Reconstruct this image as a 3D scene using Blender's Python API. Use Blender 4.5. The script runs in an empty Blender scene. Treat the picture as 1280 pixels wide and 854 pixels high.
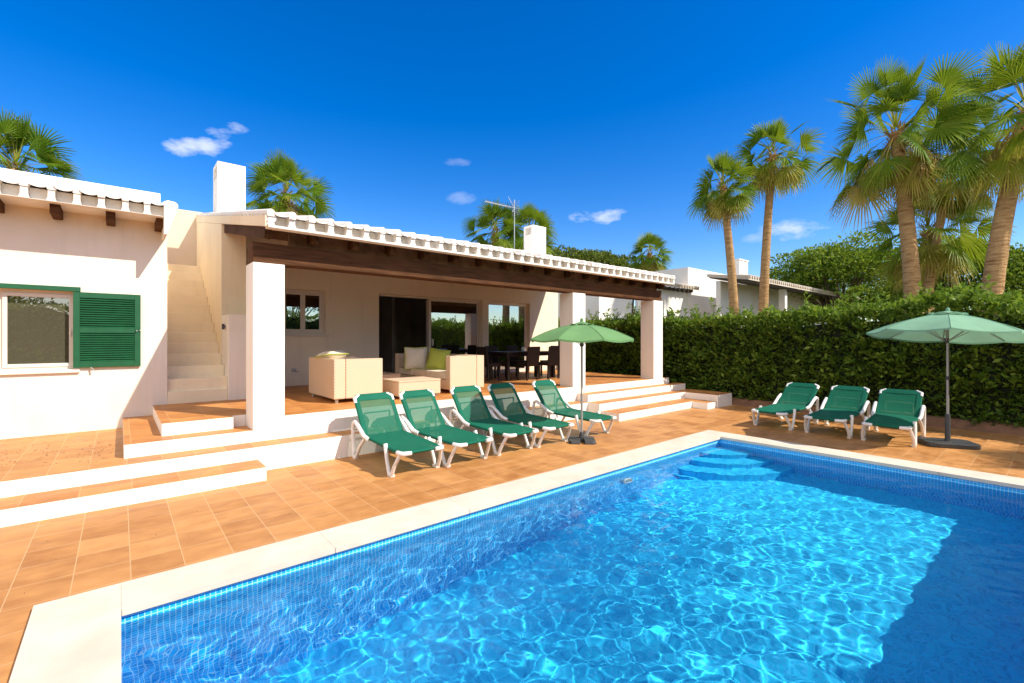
import bpy, bmesh, math, random
import numpy as np
from mathutils import Vector, Matrix, Euler

random.seed(11)
rng = np.random.default_rng(11)
PI = math.pi
R = math.radians
SC = bpy.context.scene
COL = SC.collection

# ------------------------------------------------------------------ helpers
class MB:
    """collects shapes for ONE mesh; every face carries a material slot"""
    def __init__(s):
        s.v = []; s.f = []; s.m = []; s.sm = []
    def add(s, vs, fs, m=0, smooth=False):
        o = len(s.v)
        s.v.extend([tuple(p) for p in vs])
        for f in fs:
            s.f.append(tuple(i + o for i in f)); s.m.append(m); s.sm.append(smooth)
        return s
    def box(s, x0, x1, y0, y1, z0, z1, m=0, top=None):
        vs = [(x0,y0,z0),(x1,y0,z0),(x1,y1,z0),(x0,y1,z0),(x0,y0,z1),(x1,y0,z1),(x1,y1,z1),(x0,y1,z1)]
        s.add(vs, [(0,3,2,1),(0,1,5,4),(1,2,6,5),(2,3,7,6),(3,0,4,7)], m)
        s.add(vs[4:], [(0,1,2,3)], m if top is None else top)
        return s
    def obox(s, M, sx, sy, sz, m=0):
        vs = [M @ Vector((a*sx/2, b*sy/2, c*sz/2)) for c in (-1,1) for a,b in ((-1,-1),(1,-1),(1,1),(-1,1))]
        return s.add(vs, [(0,3,2,1),(4,5,6,7),(0,1,5,4),(1,2,6,5),(2,3,7,6),(3,0,4,7)], m)
    def prism(s, poly, a0, a1, axis='x', m=0):
        n = len(poly); vs = []
        for a in (a0, a1):
            for p, q in poly:
                vs.append({'x': (a,p,q), 'y': (p,a,q), 'z': (p,q,a)}[axis])
        fs = [tuple(range(n))[::-1], tuple(range(n, 2*n))]
        for i in range(n):
            j = (i+1) % n
            fs.append((i, j, n+j, n+i))
        return s.add(vs, fs, m)
    def tube(s, pts, r, n=8, m=0, caps=True, flat=1.0):
        pts = [Vector(p) for p in pts]
        rs = r if isinstance(r, (list, tuple)) else [r]*len(pts)
        vs = []; prev = None
        for i, p in enumerate(pts):
            d = (pts[min(i+1, len(pts)-1)] - pts[max(i-1, 0)]).normalized()
            if prev is None:
                u = d.orthogonal().normalized()
                if abs(d.z) < .95: u = d.cross(Vector((0,0,1))).normalized()
            else:
                u = (prev - d*prev.dot(d)).normalized()
            prev = u; w = d.cross(u)
            for k in range(n):
                a = 2*PI*k/n
                vs.append(p + u*math.cos(a)*rs[i] + w*math.sin(a)*rs[i]*flat)
        fs = []
        for i in range(len(pts)-1):
            for k in range(n):
                fs.append((i*n+k, i*n+(k+1)%n, (i+1)*n+(k+1)%n, (i+1)*n+k))
        s.add(vs, fs, m, True)
        if caps:
            s.add(vs[:n], [tuple(range(n))[::-1]], m); s.add(vs[-n:], [tuple(range(n))], m)
        return s
    def lathe(s, prof, c=(0,0,0), n=20, m=0, smooth=True):
        vs = []
        for r_, z in prof:
            for k in range(n):
                a = 2*PI*k/n
                vs.append((c[0]+r_*math.cos(a), c[1]+r_*math.sin(a), c[2]+z))
        fs = []
        for i in range(len(prof)-1):
            for k in range(n):
                fs.append((i*n+k, i*n+(k+1)%n, (i+1)*n+(k+1)%n, (i+1)*n+k))
        s.add(vs, fs, m, smooth)
        s.add(vs[:n], [tuple(range(n))[::-1]], m); s.add(vs[-n:], [tuple(range(n))], m)
        return s
    def xform(s, M):
        s.v = [tuple(M @ Vector(p)) for p in s.v]; return s

def wloc(o):
    v = Vector((0,0,0))
    while o is not None:
        v += o.location; o = o.parent
    return v

def obj(name, mb, mats, parent=None, bevel=0, world=False, seg=2, kind=None):
    me = bpy.data.meshes.new(name)
    vs = mb.v
    if world and parent is not None:
        b = wloc(parent); vs = [(p[0]-b.x, p[1]-b.y, p[2]-b.z) for p in vs]
    me.from_pydata(vs, [], mb.f)
    if not isinstance(mats, (list, tuple)): mats = [mats]
    for m in mats: me.materials.append(m)
    me.polygons.foreach_set('material_index', mb.m)
    me.polygons.foreach_set('use_smooth', mb.sm)
    me.update()
    o = bpy.data.objects.new(name, me); COL.objects.link(o)
    if parent is not None: o.parent = parent
    if bevel:
        b = o.modifiers.new('bevel', 'BEVEL'); b.width = bevel; b.segments = seg; b.limit_method = 'ANGLE'; b.angle_limit = R(40)
    if kind: o['kind'] = kind
    return o

def thing(name, label, cat, loc=(0,0,0), rz=0, group=None):
    o = bpy.data.objects.new(name, None); COL.objects.link(o)
    o.location = loc; o.rotation_euler = (0,0,rz); o.empty_display_size = .2
    o['label'] = label; o['category'] = cat
    if group: o['group'] = group
    return o

def tag(o, label, cat, group=None):
    o['label'] = label; o['category'] = cat
    if group: o['group'] = group
    return o

def dup(root, loc, rz, label, group=None):
    r = root.copy(); COL.objects.link(r); r.location = loc; r.rotation_euler = (0,0,rz)
    r['label'] = label
    if group: r['group'] = group
    for ch in list(root.children):
        c = ch.copy(); COL.objects.link(c); c.parent = r
        for g in list(ch.children):
            d = g.copy(); COL.objects.link(d); d.parent = c
    return r

# ------------------------------------------------------------------ materials
class NT:
    def __init__(s, name):
        s.m = bpy.data.materials.new(name); s.m.use_nodes = True
        s.t = s.m.node_tree; s.t.nodes.clear()
        s.out = s.n('ShaderNodeOutputMaterial')
    def n(s, t, **kw):
        nd = s.t.nodes.new(t)
        for k, v in kw.items(): setattr(nd, k, v)
        return nd
    def l(s, a, b): s.t.links.new(a, b)
    def math(s, op, a, b=None, clamp=False):
        nd = s.n('ShaderNodeMath', operation=op, use_clamp=clamp)
        for i, x in enumerate((a, b)):
            if x is None: continue
            if isinstance(x, (int, float)): nd.inputs[i].default_value = x
            else: s.l(x, nd.inputs[i])
        return nd.outputs[0]
    def noise(s, scale, detail=3, vec=None, rough=.55):
        nd = s.n('ShaderNodeTexNoise'); nd.inputs['Scale'].default_value = scale
        nd.inputs['Detail'].default_value = detail; nd.inputs['Roughness'].default_value = rough
        if vec is not None: s.l(vec, nd.inputs['Vector'])
        return nd.outputs['Fac']
    def ramp(s, fac, stops):
        nd = s.n('ShaderNodeValToRGB'); e = nd.color_ramp.elements
        while len(e) < len(stops): e.new(.5)
        for i, (p, c) in enumerate(stops):
            e[i].position = p; e[i].color = (*c, 1)
        s.l(fac, nd.inputs[0]); return nd.outputs[0]
    def mix(s, fac, a, b, mode='MIX'):
        nd = s.n('ShaderNodeMix', data_type='RGBA', blend_type=mode)
        for i, x in ((0, fac), (6, a), (7, b)):
            if isinstance(x, (int, float)): nd.inputs[i].default_value = x
            elif isinstance(x, tuple): nd.inputs[i].default_value = (*x, 1)
            else: s.l(x, nd.inputs[i])
        return nd.outputs[2]
    def pos(s, scale=None):
        p = s.n('ShaderNodeNewGeometry').outputs['Position']
        if scale is None: return p
        mp = s.n('ShaderNodeMapping'); mp.inputs['Scale'].default_value = scale
        s.l(p, mp.inputs[0]); return mp.outputs[0]
    def objc(s, scale=None):
        p = s.n('ShaderNodeTexCoord').outputs['Object']
        if scale is None: return p
        mp = s.n('ShaderNodeMapping'); mp.inputs['Scale'].default_value = scale
        s.l(p, mp.inputs[0]); return mp.outputs[0]
    def bsdf(s, col, rough=.6, bump=None, bstr=.3, bdist=.01, spec=None, metal=0):
        b = s.n('ShaderNodeBsdfPrincipled')
        if isinstance(col, tuple): b.inputs['Base Color'].default_value = (*col, 1)
        else: s.l(col, b.inputs['Base Color'])
        if isinstance(rough, (int, float)): b.inputs['Roughness'].default_value = rough
        else: s.l(rough, b.inputs['Roughness'])
        b.inputs['Metallic'].default_value = metal
        if spec is not None: b.inputs['Specular IOR Level'].default_value = spec
        if bump is not None:
            bp = s.n('ShaderNodeBump'); bp.inputs['Strength'].default_value = bstr; bp.inputs['Distance'].default_value = bdist
            s.l(bump, bp.inputs['Height']); s.l(bp.outputs[0], b.inputs['Normal'])
        return b
    def done(s, sh):
        s.l(sh.outputs[0] if hasattr(sh, 'outputs') else sh, s.out.inputs['Surface']); return s.m

def varied(name, c, var=.15, scale=8, rough=.6, bscale=None, bstr=.2, bdist=.01, spec=None, metal=0):
    t = NT(name)
    f = t.noise(scale, 4, t.objc())
    lo = tuple(x*(1-var) for x in c); hi = tuple(min(1, x*(1+var)) for x in c)
    col = t.ramp(f, [(.3, lo), (.7, hi)])
    bump = t.noise(bscale, 4, t.objc()) if bscale else None
    return t.done(t.bsdf(col, rough, bump, bstr, bdist, spec, metal))

def stucco(name, c, dirt=.12):
    t = NT(name)
    big = t.noise(.9, 5, t.pos()); fine = t.noise(55, 3, t.pos()); mid = t.noise(9, 4, t.pos())
    c2 = tuple(x*k for x, k in zip(c, (1-dirt*.8, 1-dirt*1.1, 1-dirt*1.5)))
    col = t.ramp(big, [(.35, c2), (.62, c)])
    strk = t.noise(1, 4, t.pos((6, 6, .5)))
    col = t.mix(t.math('MULTIPLY', t.math('SUBTRACT', strk, .52, True), 1.25), col, tuple(x*.72 for x in c))
    h = t.math('ADD', t.math('MULTIPLY', fine, .5), mid)
    return t.done(t.bsdf(col, .85, h, .28, .012, .25))

def tile_floor(name, c, bw=.325, bh=.36, ox=.061, oy=.0):
    t = NT(name)
    p = t.n('ShaderNodeNewGeometry').outputs['Position']
    mp = t.n('ShaderNodeMapping'); mp.inputs['Location'].default_value = (-ox, -oy, 0); t.l(p, mp.inputs[0])
    br = t.n('ShaderNodeTexBrick', offset=0, squash=1)
    t.l(mp.outputs[0], br.inputs['Vector'])
    br.inputs['Scale'].default_value = 1; br.inputs['Brick Width'].default_value = bw; br.inputs['Row Height'].default_value = bh
    br.inputs['Mortar Size'].default_value = .0042; br.inputs['Mortar Smooth'].default_value = .3
    br.inputs['Color1'].default_value = (0,0,0,1); br.inputs['Color2'].default_value = (1,1,1,1); br.inputs['Mortar'].default_value = (.5,.5,.5,1)
    per = t.n('ShaderNodeSeparateColor'); t.l(br.outputs['Color'], per.inputs[0])
    strk = t.noise(1, 5, t.pos((2.8, 6.5, 1)), .6)
    blot = t.noise(5, 5, t.pos())
    v = t.math('ADD', t.math('MULTIPLY', per.outputs[0], .15), t.math('ADD', t.math('MULTIPLY', strk, .42), t.math('MULTIPLY', blot, .3)))
    dark = tuple(x*k for x, k in zip(c, (.66, .56, .45))); lite = tuple(x*k for x, k in zip(c, (1.16, 1.28, 1.6)))
    col = t.ramp(v, [(.3, dark), (.52, c), (.8, lite)])
    # fired-on dark brush marks, each with a soft straight edge
    mk = t.noise(1, 2, t.pos((2.2, 6.5, 1)), .4)
    col = t.mix(t.math('MULTIPLY', t.math('SUBTRACT', mk, .6, True), 1.7, True), col, tuple(x*k for x, k in zip(c, (.55, .42, .3))))
    col = t.mix(t.math('MULTIPLY', br.outputs['Fac'], .62), col, tuple(min(1, x*k) for x, k in zip(c, (1.12, 1.5, 2.4))))
    h = t.math('ADD', t.math('MULTIPLY', br.outputs['Fac'], -.6), t.math('MULTIPLY', blot, .5))
    return t.done(t.bsdf(col, t.ramp(blot, [(.3, (.42,)*3), (.7, (.62,)*3)]), h, .25, .006, .35))

def mosaic(name, c, grout, mode, gmix=.85, size=.033):
    t = NT(name)
    p = t.n('ShaderNodeNewGeometry').outputs['Position']
    sp = t.n('ShaderNodeSeparateXYZ'); t.l(p, sp.inputs[0])
    cb = t.n('ShaderNodeCombineXYZ')
    if mode == 'wall':
        t.l(t.math('ADD', sp.outputs[0], sp.outputs[1]), cb.inputs[0]); t.l(sp.outputs[2], cb.inputs[1])
    else:
        t.l(sp.outputs[0], cb.inputs[0]); t.l(sp.outputs[1], cb.inputs[1])
    br = t.n('ShaderNodeTexBrick', offset=0, squash=1); t.l(cb.outputs[0], br.inputs['Vector'])
    br.inputs['Scale'].default_value = 1; br.inputs['Brick Width'].default_value = size; br.inputs['Row Height'].default_value = size
    br.inputs['Mortar Size'].default_value = .0032; br.inputs['Mortar Smooth'].default_value = .2
    br.inputs['Color1'].default_value = (*[x*.8 for x in c], 1); br.inputs['Color2'].default_value = (*[min(1, x*1.25) for x in c], 1)
    br.inputs['Mortar'].default_value = (*c, 1)
    col = t.mix(t.math('MULTIPLY', br.outputs['Fac'], gmix), br.outputs['Color'], grout)
    return t.done(t.bsdf(col, .3, None, spec=.4))

def leafmat(name, stops, transl=.35, rough=.55):
    t = NT(name)
    g = t.n('ShaderNodeNewGeometry')
    col = t.ramp(g.outputs['Random Per Island'], stops)
    b = t.bsdf(col, rough, spec=.18)
    tr = t.n('ShaderNodeBsdfTranslucent'); t.l(t.mix(.5, col, (.25,.35,.02)), tr.inputs[0])
    mx = t.n('ShaderNodeMixShader'); mx.inputs[0].default_value = transl
    t.l(b.outputs[0], mx.inputs[1]); t.l(tr.outputs[0], mx.inputs[2])
    return t.done(mx)

def palmleaf(name):
    t = NT(name)
    a = t.n('ShaderNodeAttribute', attribute_name='age')
    g = t.n('ShaderNodeNewGeometry')
    f = t.math('ADD', a.outputs['Fac'], t.math('MULTIPLY', t.math('SUBTRACT', g.outputs['Random Per Island'], .5), .16), True)
    col = t.ramp(f, [(0, (.055,.13,.008)), (.26, (.115,.205,.012)), (.46, (.23,.285,.022)), (.72, (.50,.41,.10)), (1, (.46,.31,.13))])
    b = t.bsdf(col, .5, spec=.15)
    tr = t.n('ShaderNodeBsdfTranslucent'); t.l(t.mix(.35, col, (.35,.4,.02)), tr.inputs[0])
    mx = t.n('ShaderNodeMixShader'); mx.inputs[0].default_value = .38
    t.l(b.outputs[0], mx.inputs[1]); t.l(tr.outputs[0], mx.inputs[2])
    return t.done(mx)

def fabric(name, c, transl=.3, see=0.0):
    t = NT(name)
    w = t.noise(3, 3, t.objc())
    col = t.ramp(w, [(.3, tuple(x*.92 for x in c)), (.7, tuple(min(1, x*1.07) for x in c))])
    wv = t.noise(260, 1, t.objc())
    b = t.bsdf(col, .75, wv, .15, .002, .2)
    sh = b
    if transl:
        tr = t.n('ShaderNodeBsdfTranslucent'); t.l(col, tr.inputs[0])
        mx = t.n('ShaderNodeMixShader'); mx.inputs[0].default_value = transl
        t.l(b.outputs[0], mx.inputs[1]); t.l(tr.outputs[0], mx.inputs[2]); sh = mx
    if see:
        tp = t.n('ShaderNodeBsdfTransparent')
        m2 = t.n('ShaderNodeMixShader'); m2.inputs[0].default_value = see
        t.l(sh.outputs[0], m2.inputs[1]); t.l(tp.outputs[0], m2.inputs[2]); sh = m2
    return t.done(sh)

def glass_pane(name, tint=(.55,.6,.6), refl=.28):
    t = NT(name)
    tp = t.n('ShaderNodeBsdfTransparent'); tp.inputs[0].default_value = (*tint, 1)
    gl = t.n('ShaderNodeBsdfGlossy'); gl.inputs['Roughness'].default_value = .004; gl.inputs['Color'].default_value = (.9,.95,1,1)
    fr = t.n('ShaderNodeLayerWeight'); fr.inputs['Blend'].default_value = .5
    f = t.math('ADD', t.math('MULTIPLY', t.math('POWER', fr.outputs['Facing'], 4), .6), refl, True)
    mx = t.n('ShaderNodeMixShader'); t.l(f, mx.inputs[0])
    t.l(tp.outputs[0], mx.inputs[1]); t.l(gl.outputs[0], mx.inputs[2])
    return t.done(mx)

def wood(name, c, axis_scale=(1.2, 14, 14)):
    t = NT(name)
    g = t.noise(2.2, 6, t.objc(axis_scale)); b2 = t.noise(1.3, 3, t.objc())
    col = t.ramp(g, [(.28, tuple(x*.55 for x in c)), (.5, c), (.75, tuple(x*1.5 for x in c))])
    col = t.mix(t.math('MULTIPLY', t.math('SUBTRACT', b2, .45, True), 1.6, True), col, tuple(x*1.8 for x in c))
    return t.done(t.bsdf(col, .8, g, .35, .01, .12))

def weave(name, c, scale=60, dark=.7):
    t = NT(name)
    p = t.objc()
    sp = t.n('ShaderNodeSeparateXYZ'); t.l(p, sp.inputs[0])
    hx = t.math('ADD', sp.outputs[0], sp.outputs[1])
    a = t.math('SINE', t.math('MULTIPLY', hx, scale*3)); b = t.math('SINE', t.math('MULTIPLY', sp.outputs[2], scale*3))
    h = t.math('MULTIPLY', a, b)
    f = t.math('MULTIPLY', t.math('ADD', h, 1), .5)
    n = t.noise(4, 4, p)
    col = t.ramp(f, [(.0, tuple(x*dark for x in c)), (.6, c)])
    col = t.mix(t.math('MULTIPLY', n, .25), col, tuple(x*.8 for x in c))
    return t.done(t.bsdf(col, .55, h, .25, .004, .3))

M = {}
M['wall'] = stucco('cream_stucco', (.81, .745, .645), .08)
M['white'] = stucco('white_limewash', (.85, .825, .78), .05)
M['head'] = stucco('shade_toned_stucco', (.66, .54, .42), .08)  # darker tan than the other stucco: shade on the stair head painted in
M['porch'] = stucco('porch_stucco', (.90, .80, .62), .05)
M['tile_roof'] = stucco('whitewashed_roof_tile', (.84, .81, .765), .12)
M['tan_wall'] = stucco('sand_stucco', (.87, .735, .52), .08)
M['stair'] = stucco('stair_plaster', (.88, .76, .545), .10)
M['deck'] = tile_floor('terracotta_deck_tile', (.53, .255, .083), oy=.06)
M['terr'] = tile_floor('terracotta_terrace_tile', (.56, .245, .07), .42, .42, .1, .35)
M['coping'] = None
t = NT('cream_limestone')
cn = t.noise(2.5, 6, t.pos()); cf = t.noise(1, 5, t.pos((3, 14, 3)))
ccol = t.ramp(cn, [(.3, (.58,.49,.385)), (.65, (.68,.60,.49))])
ccol = t.mix(t.math('MULTIPLY', t.math('SUBTRACT', cf, .55, True), .9), ccol, (.62,.48,.33))
M['coping'] = t.done(t.bsdf(ccol, .6, cn, .15, .006, .3))
M['pool_wall'] = mosaic('blue_wall_mosaic', (.016,.43,.95), (.50,.80,.96), 'wall', .75)
M['pool_floor'] = mosaic('blue_floor_mosaic', (.026,.535,.96), (.11,.62,.96), 'floor', .5)
M['frame'] = varied('ivory_window_frame', (.72,.66,.57), .04, 4, .4)
M['green_paint'] = varied('green_shutter_paint', (.010,.092,.037), .12, 10, .38, 60, .12, .002)
M['beam'] = wood('dark_stained_beam', (.085,.037,.016))
M['rafter'] = wood('stained_rafter', (.075,.036,.017), (14, 1.2, 14))
M['soffit'] = wood('soffit_boards', (.26,.14,.07), (3, 1, 3))
M['glass'] = glass_pane('door_glass', (.45,.5,.5), .34)
M['glass_w'] = glass_pane('window_glass', (.78,.78,.73), .16)
M['dark_wall'] = varied('dim_room_plaster', (.6,.55,.5), .1, 2, .9)
M['curtain'] = varied('grey_blind', (.36,.34,.28), .06, 1.5, .9)
M['metal'] = varied('brushed_metal', (.5,.5,.48), .1, 20, .35, metal=.8)
M['dark_metal'] = varied('dark_grey_plastic', (.045,.047,.05), .15, 9, .5, 40, .2)
M['pole'] = varied('grey_pole_metal', (.33,.33,.33), .1, 12, .4, metal=.3)
M['plastic'] = varied('white_lounger_resin', (.78,.76,.74), .06, 5, .35, 30, .1, .003)
M['sling'] = fabric('green_sling_mesh', (.010,.168,.102), .3, .03)
M['sling_thin'] = fabric('green_sling_single_layer', (.012,.185,.11), .32, .17)
M['umb_a'] = fabric('grass_green_canopy', (.17,.345,.14), .3)
M['umb_b'] = fabric('sage_green_canopy', (.245,.47,.31), .3)
M['wicker'] = weave('sand_wicker', (.72,.55,.38), 42, .74)
M['cushion'] = fabric('cream_cushion', (.72,.63,.48), 0)
M['lime'] = fabric('lime_cushion', (.40,.43,.07), 0)
M['dark_wicker'] = weave('dark_brown_wicker', (.03,.02,.016), 60, .5)
M['dark_top'] = varied('dark_table_top', (.022,.016,.013), .2, 6, .3)
M['vase'] = varied('white_glaze', (.55,.57,.55), .05, 3, .2)
M['hedge'] = leafmat('hedge_leaf', [(0,(.028,.062,.008)),(.35,(.062,.125,.014)),(.75,(.115,.20,.022)),(1,(.21,.30,.04))], .34)
M['shoot'] = leafmat('hedge_new_growth', [(0,(.06,.135,.012)),(.5,(.14,.24,.024)),(1,(.27,.36,.055))], .36)
M['core'] = varied('hedge_dark_backing', (.012,.018,.006), .3, 6, .95)
M['tree_a'] = leafmat('tree_leaf', [(0,(.045,.10,.010)),(.5,(.14,.23,.02)),(1,(.29,.36,.04))], .36)
M['tree_b'] = leafmat('pine_leaf', [(0,(.04,.07,.01)),(.5,(.1,.14,.018)),(1,(.2,.22,.035))], .25)
M['palm'] = palmleaf('fan_palm_leaf')
t = NT('palm_trunk')
rg = t.noise(1, 4, t.objc((3, 3, 22))); rf = t.noise(14, 5, t.objc((1, 1, .35)))
tc = t.ramp(rg, [(.3, (.24,.13,.055)), (.5, (.47,.285,.13)), (.75, (.58,.38,.19))])
tc = t.mix(t.math('MULTIPLY', rf, .3), tc, (.2,.12,.07))
M['trunk'] = t.done(t.bsdf(tc, .9, t.math('ADD', rg, t.math('MULTIPLY', rf, .6)), .8, .05, .1))
M['bark'] = varied('grey_bark', (.12,.085,.055), .3, 6, .9, 20, .6, .03)
M['soil'] = varied('dry_red_soil', (.19,.095,.05), .25, 6, .95, 30, .5, .02)
M['ground'] = varied('dry_grass_ground', (.14,.13,.055), .3, 3, .95)
M['nb_white'] = stucco('neighbour_limewash', (.80,.78,.75), .07)
M['nb_roof'] = stucco('neighbour_roof', (.62,.55,.47), .15)
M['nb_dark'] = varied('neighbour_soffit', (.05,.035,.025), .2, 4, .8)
M['win_dark'] = varied('dark_opening', (.02,.022,.025), .2, 4, .25)
M['litter'] = varied('dry_leaf', (.13,.07,.03), .4, 30, .9)
M['wood_mid'] = wood('oak_table', (.2,.1,.045))
t = NT('pool_water')
rf_ = t.n('ShaderNodeBsdfRefraction'); rf_.inputs['IOR'].default_value = 1.33; rf_.inputs['Roughness'].default_value = 0
rf_.inputs['Color'].default_value = (.90,.985,1,1)
gl_ = t.n('ShaderNodeBsdfGlossy'); gl_.inputs['Roughness'].default_value = 0
fr_ = t.n('ShaderNodeFresnel'); fr_.inputs['IOR'].default_value = 1.33
mw = t.n('ShaderNodeMixShader'); t.l(t.math('MULTIPLY', fr_.outputs[0], .42), mw.inputs[0])
t.l(rf_.outputs[0], mw.inputs[1]); t.l(gl_.outputs[0], mw.inputs[2])
M['water'] = t.done(mw)

# ------------------------------------------------------------------ ground, deck, pool
PX0, PX1, PY0, PY1 = -.03, 8.10, -.24, 3.87       # inner pool walls
CW = .43; LIP = .035
def ring(mb, xo0, xo1, yo0, yo1, xi0, xi1, yi0, yi1, z, m=0):
    vs = [(xo0,yo0,z),(xo1,yo0,z),(xo1,yo1,z),(xo0,yo1,z),(xi0,yi0,z),(xi1,yi0,z),(xi1,yi1,z),(xi0,yi1,z)]
    mb.add(vs, [(0,1,5,4),(1,2,6,5),(2,3,7,6),(3,0,4,7)], m)
obj('ground', (lambda b: (ring(b, -600, 600, -600, 600, -14, 12.6, -5.4, 9, -.03), b)[1])(MB()), M['ground'], kind='structure')
mb = MB(); ring(mb, -14.2, 12.75, -5.6, 9.2, PX0-.2, PX1+.2, PY0-.2, PY1+.2, 0)
obj('deck', mb, M['deck'], kind='structure')
# coping slabs, butted with hairline joints
mb = MB()
xi0, xi1, yi0, yi1 = PX0+LIP, PX1-LIP, PY0+LIP, PY1-LIP
xo0, xo1, yo0, yo1 = xi0-CW, xi1+CW, yi0-CW, yi1+CW
def slabs_x(y0, y1, xs, xe, n):
    for i in range(n):
        a = xs + (xe-xs)*i/n; b = xs + (xe-xs)*(i+1)/n
        mb.box(a+.0012, b-.0012, y0, y1, -.012, .034)
def slabs_y(x0, x1, ys, ye, n):
    for i in range(n):
        a = ys + (ye-ys)*i/n; b = ys + (ye-ys)*(i+1)/n
        mb.box(x0, x1, a+.0012, b-.0012, -.012, .034)
slabs_x(yi1, yo1, xi0, xi1, 6); slabs_x(yo0, yi0, xi0, xi1, 6)
slabs_y(xo0, xi0, yo0, yo1, 3); slabs_y(xi1, xo1, yo0, yo1, 3)
obj('pool_coping', mb, M['coping'], bevel=.006, kind='structure')
# basin
def floor_z(x): return -1.46 + (x-PX0)/(PX1-PX0)*.34
mb = MB()
z0, z1 = floor_z(PX0), floor_z(PX1); zt = -.013
c = [(PX0,PY0),(PX1,PY0),(PX1,PY1),(PX0,PY1)]
lo = [(x,y,floor_z(x)) for x,y in c]; hi = [(x,y,zt) for x,y in c]
mb.add(lo+hi, [(0,4,5,1),(1,5,6,2),(2,6,7,3),(3,7,4,0)], 0)
mb.add(lo, [(0,1,2,3)], 1)
basin = obj('pool_basin', mb, [M['pool_wall'], M['pool_floor']], kind='structure')
basin.cycles.is_caustics_receiver = True
# corner steps of the pool
mb = MB()
for rad, top, bot in ((.62,-.36,-.60), (.93,-.60,-.84), (1.25,-.84,-1.24)):
    pts = [(PX1-.002, PY1-.002)]
    for k in range(25):
        a = PI + k/24*PI/2
        pts.append((PX1-.002+rad*math.cos(a)*1.08, PY1-.002+rad*math.sin(a)*.95))
    n = len(pts)
    tv = [(x,y,top) for x,y in pts]; bv = [(x,y,bot-.02) for x,y in pts]
    mb.add(tv, [tuple(range(n))], 0)
    mb.add(tv+bv, [(i, n+i, n+i+1, i+1) for i in range(1, n-1)], 1, True)
ps = obj('pool_steps', mb, [M['pool_floor'], M['pool_floor']], kind='structure')
ps.cycles.is_caustics_receiver = True
# rippled water surface
nx, ny = 740, 350
X, Y = np.meshgrid(np.linspace(PX0+.0005, PX1-.0005, nx), np.linspace(PY0+.0005, PY1-.0005, ny))
Z = np.zeros_like(X)
wr = random.Random(5)
for i in range(110):
    lam = .075*(6.0**(wr.random()**1.35)); a = wr.uniform(0, 2*PI); k = 2*PI/lam
    Z += lam**1.55*wr.uniform(.3, 1)*np.sin(k*(X*math.cos(a)+Y*math.sin(a)) + wr.uniform(0, 6.28) + 1.1*np.sin(X*wr.uniform(.5,2.2)+wr.uniform(0,6)) + 1.1*np.sin(Y*wr.uniform(.5,2.2)+wr.uniform(0,6)))
dx_ = X[0,1]-X[0,0]; cv = np.diff(Z, 2, axis=1)/dx_**2
Z *= .36/(cv.std()*.25*1.3)
Z *= 1 + .3*np.sin(X*.9+.4)*np.sin(Y*1.3+1)
Z *= 1 - .62/(1+np.exp(-(X-5.9)*2.0))
Z = -.080 + Z
me = bpy.data.meshes.new('water')
idx = np.arange(nx*ny).reshape(ny, nx)
q = np.stack([idx[:-1,:-1], idx[:-1,1:], idx[1:,1:], idx[1:,:-1]], -1).reshape(-1, 4)
me.from_pydata(np.stack([X,Y,Z], -1).reshape(-1,3).tolist(), [], q.tolist())
me.materials.append(M['water']); me.shade_smooth()
water = bpy.data.objects.new('water', me); COL.objects.link(water); water['kind'] = 'structure'
water.cycles.is_caustics_caster = True

# ------------------------------------------------------------------ terrace, patio and steps (setting)
Z1, Z2, Z3, Z4 = .1625, .325, .4875, .65
WY = 9.70
mb = MB()
mb.box(-14, 1.385, 6.34, 6.82, -.02, Z1, 0, 1)
obj('lower_step', mb, [M['white'], M['terr']], bevel=.008, kind='structure')
mb = MB()
mb.box(-14, .032, 6.82, WY+.2, -.02, Z2, 0, 1); mb.box(.032, 8.06, 6.82, 7.19, -.02, Z2, 0, 1)
obj('patio', mb, [M['white'], M['deck']], bevel=.008, kind='structure')
mb = MB()
mb.box(.032, 1.40, 7.187, WY+.2, -.02, Z3, 0, 1)
mb.box(.41, 1.22, 7.52, WY+.25, Z3-.01, Z4, 0, 1); mb.box(1.221, 1.401, 7.66, WY+.25, Z3-.01, Z4, 0, 1)
obj('side_steps', mb, [M['white'], M['terr']], bevel=.008, kind='structure')
mb = MB()
mb.box(1.402, 11.98, 7.189, 11.62, -.02, Z4, 0, 1)
obj('terrace', mb, [M['white'], M['terr']], bevel=.008, kind='structure')
mb = MB()
mb.box(8.06, 12.30, 6.86, 7.188, -.02, Z3, 0, 1)
mb.box(8.02, 11.75, 6.50, 6.859, -.02, Z2, 0, 1)
mb.box(8.08, 11.12, 6.02, 6.499, -.02, Z1, 0, 1)
mb.box(11.13, 11.62, 5.62, 6.499, -.02, Z1-.003, 0, 1)
mb.box(11.622, 12.42, 5.60, 6.858, -.02, Z2-.004, 0, 1)
obj('terrace_steps', mb, [M['white'], M['terr']], bevel=.008, kind='structure')
mb = MB()
mb.prism([(12.42,0),(12.56,.13),(12.62,.16),(14.4,.18),(14.4,-.02),(12.42,-.02)], -5.6, 11.2, 'y')
obj('soil_bed', mb, M['soil'], kind='structure')
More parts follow.
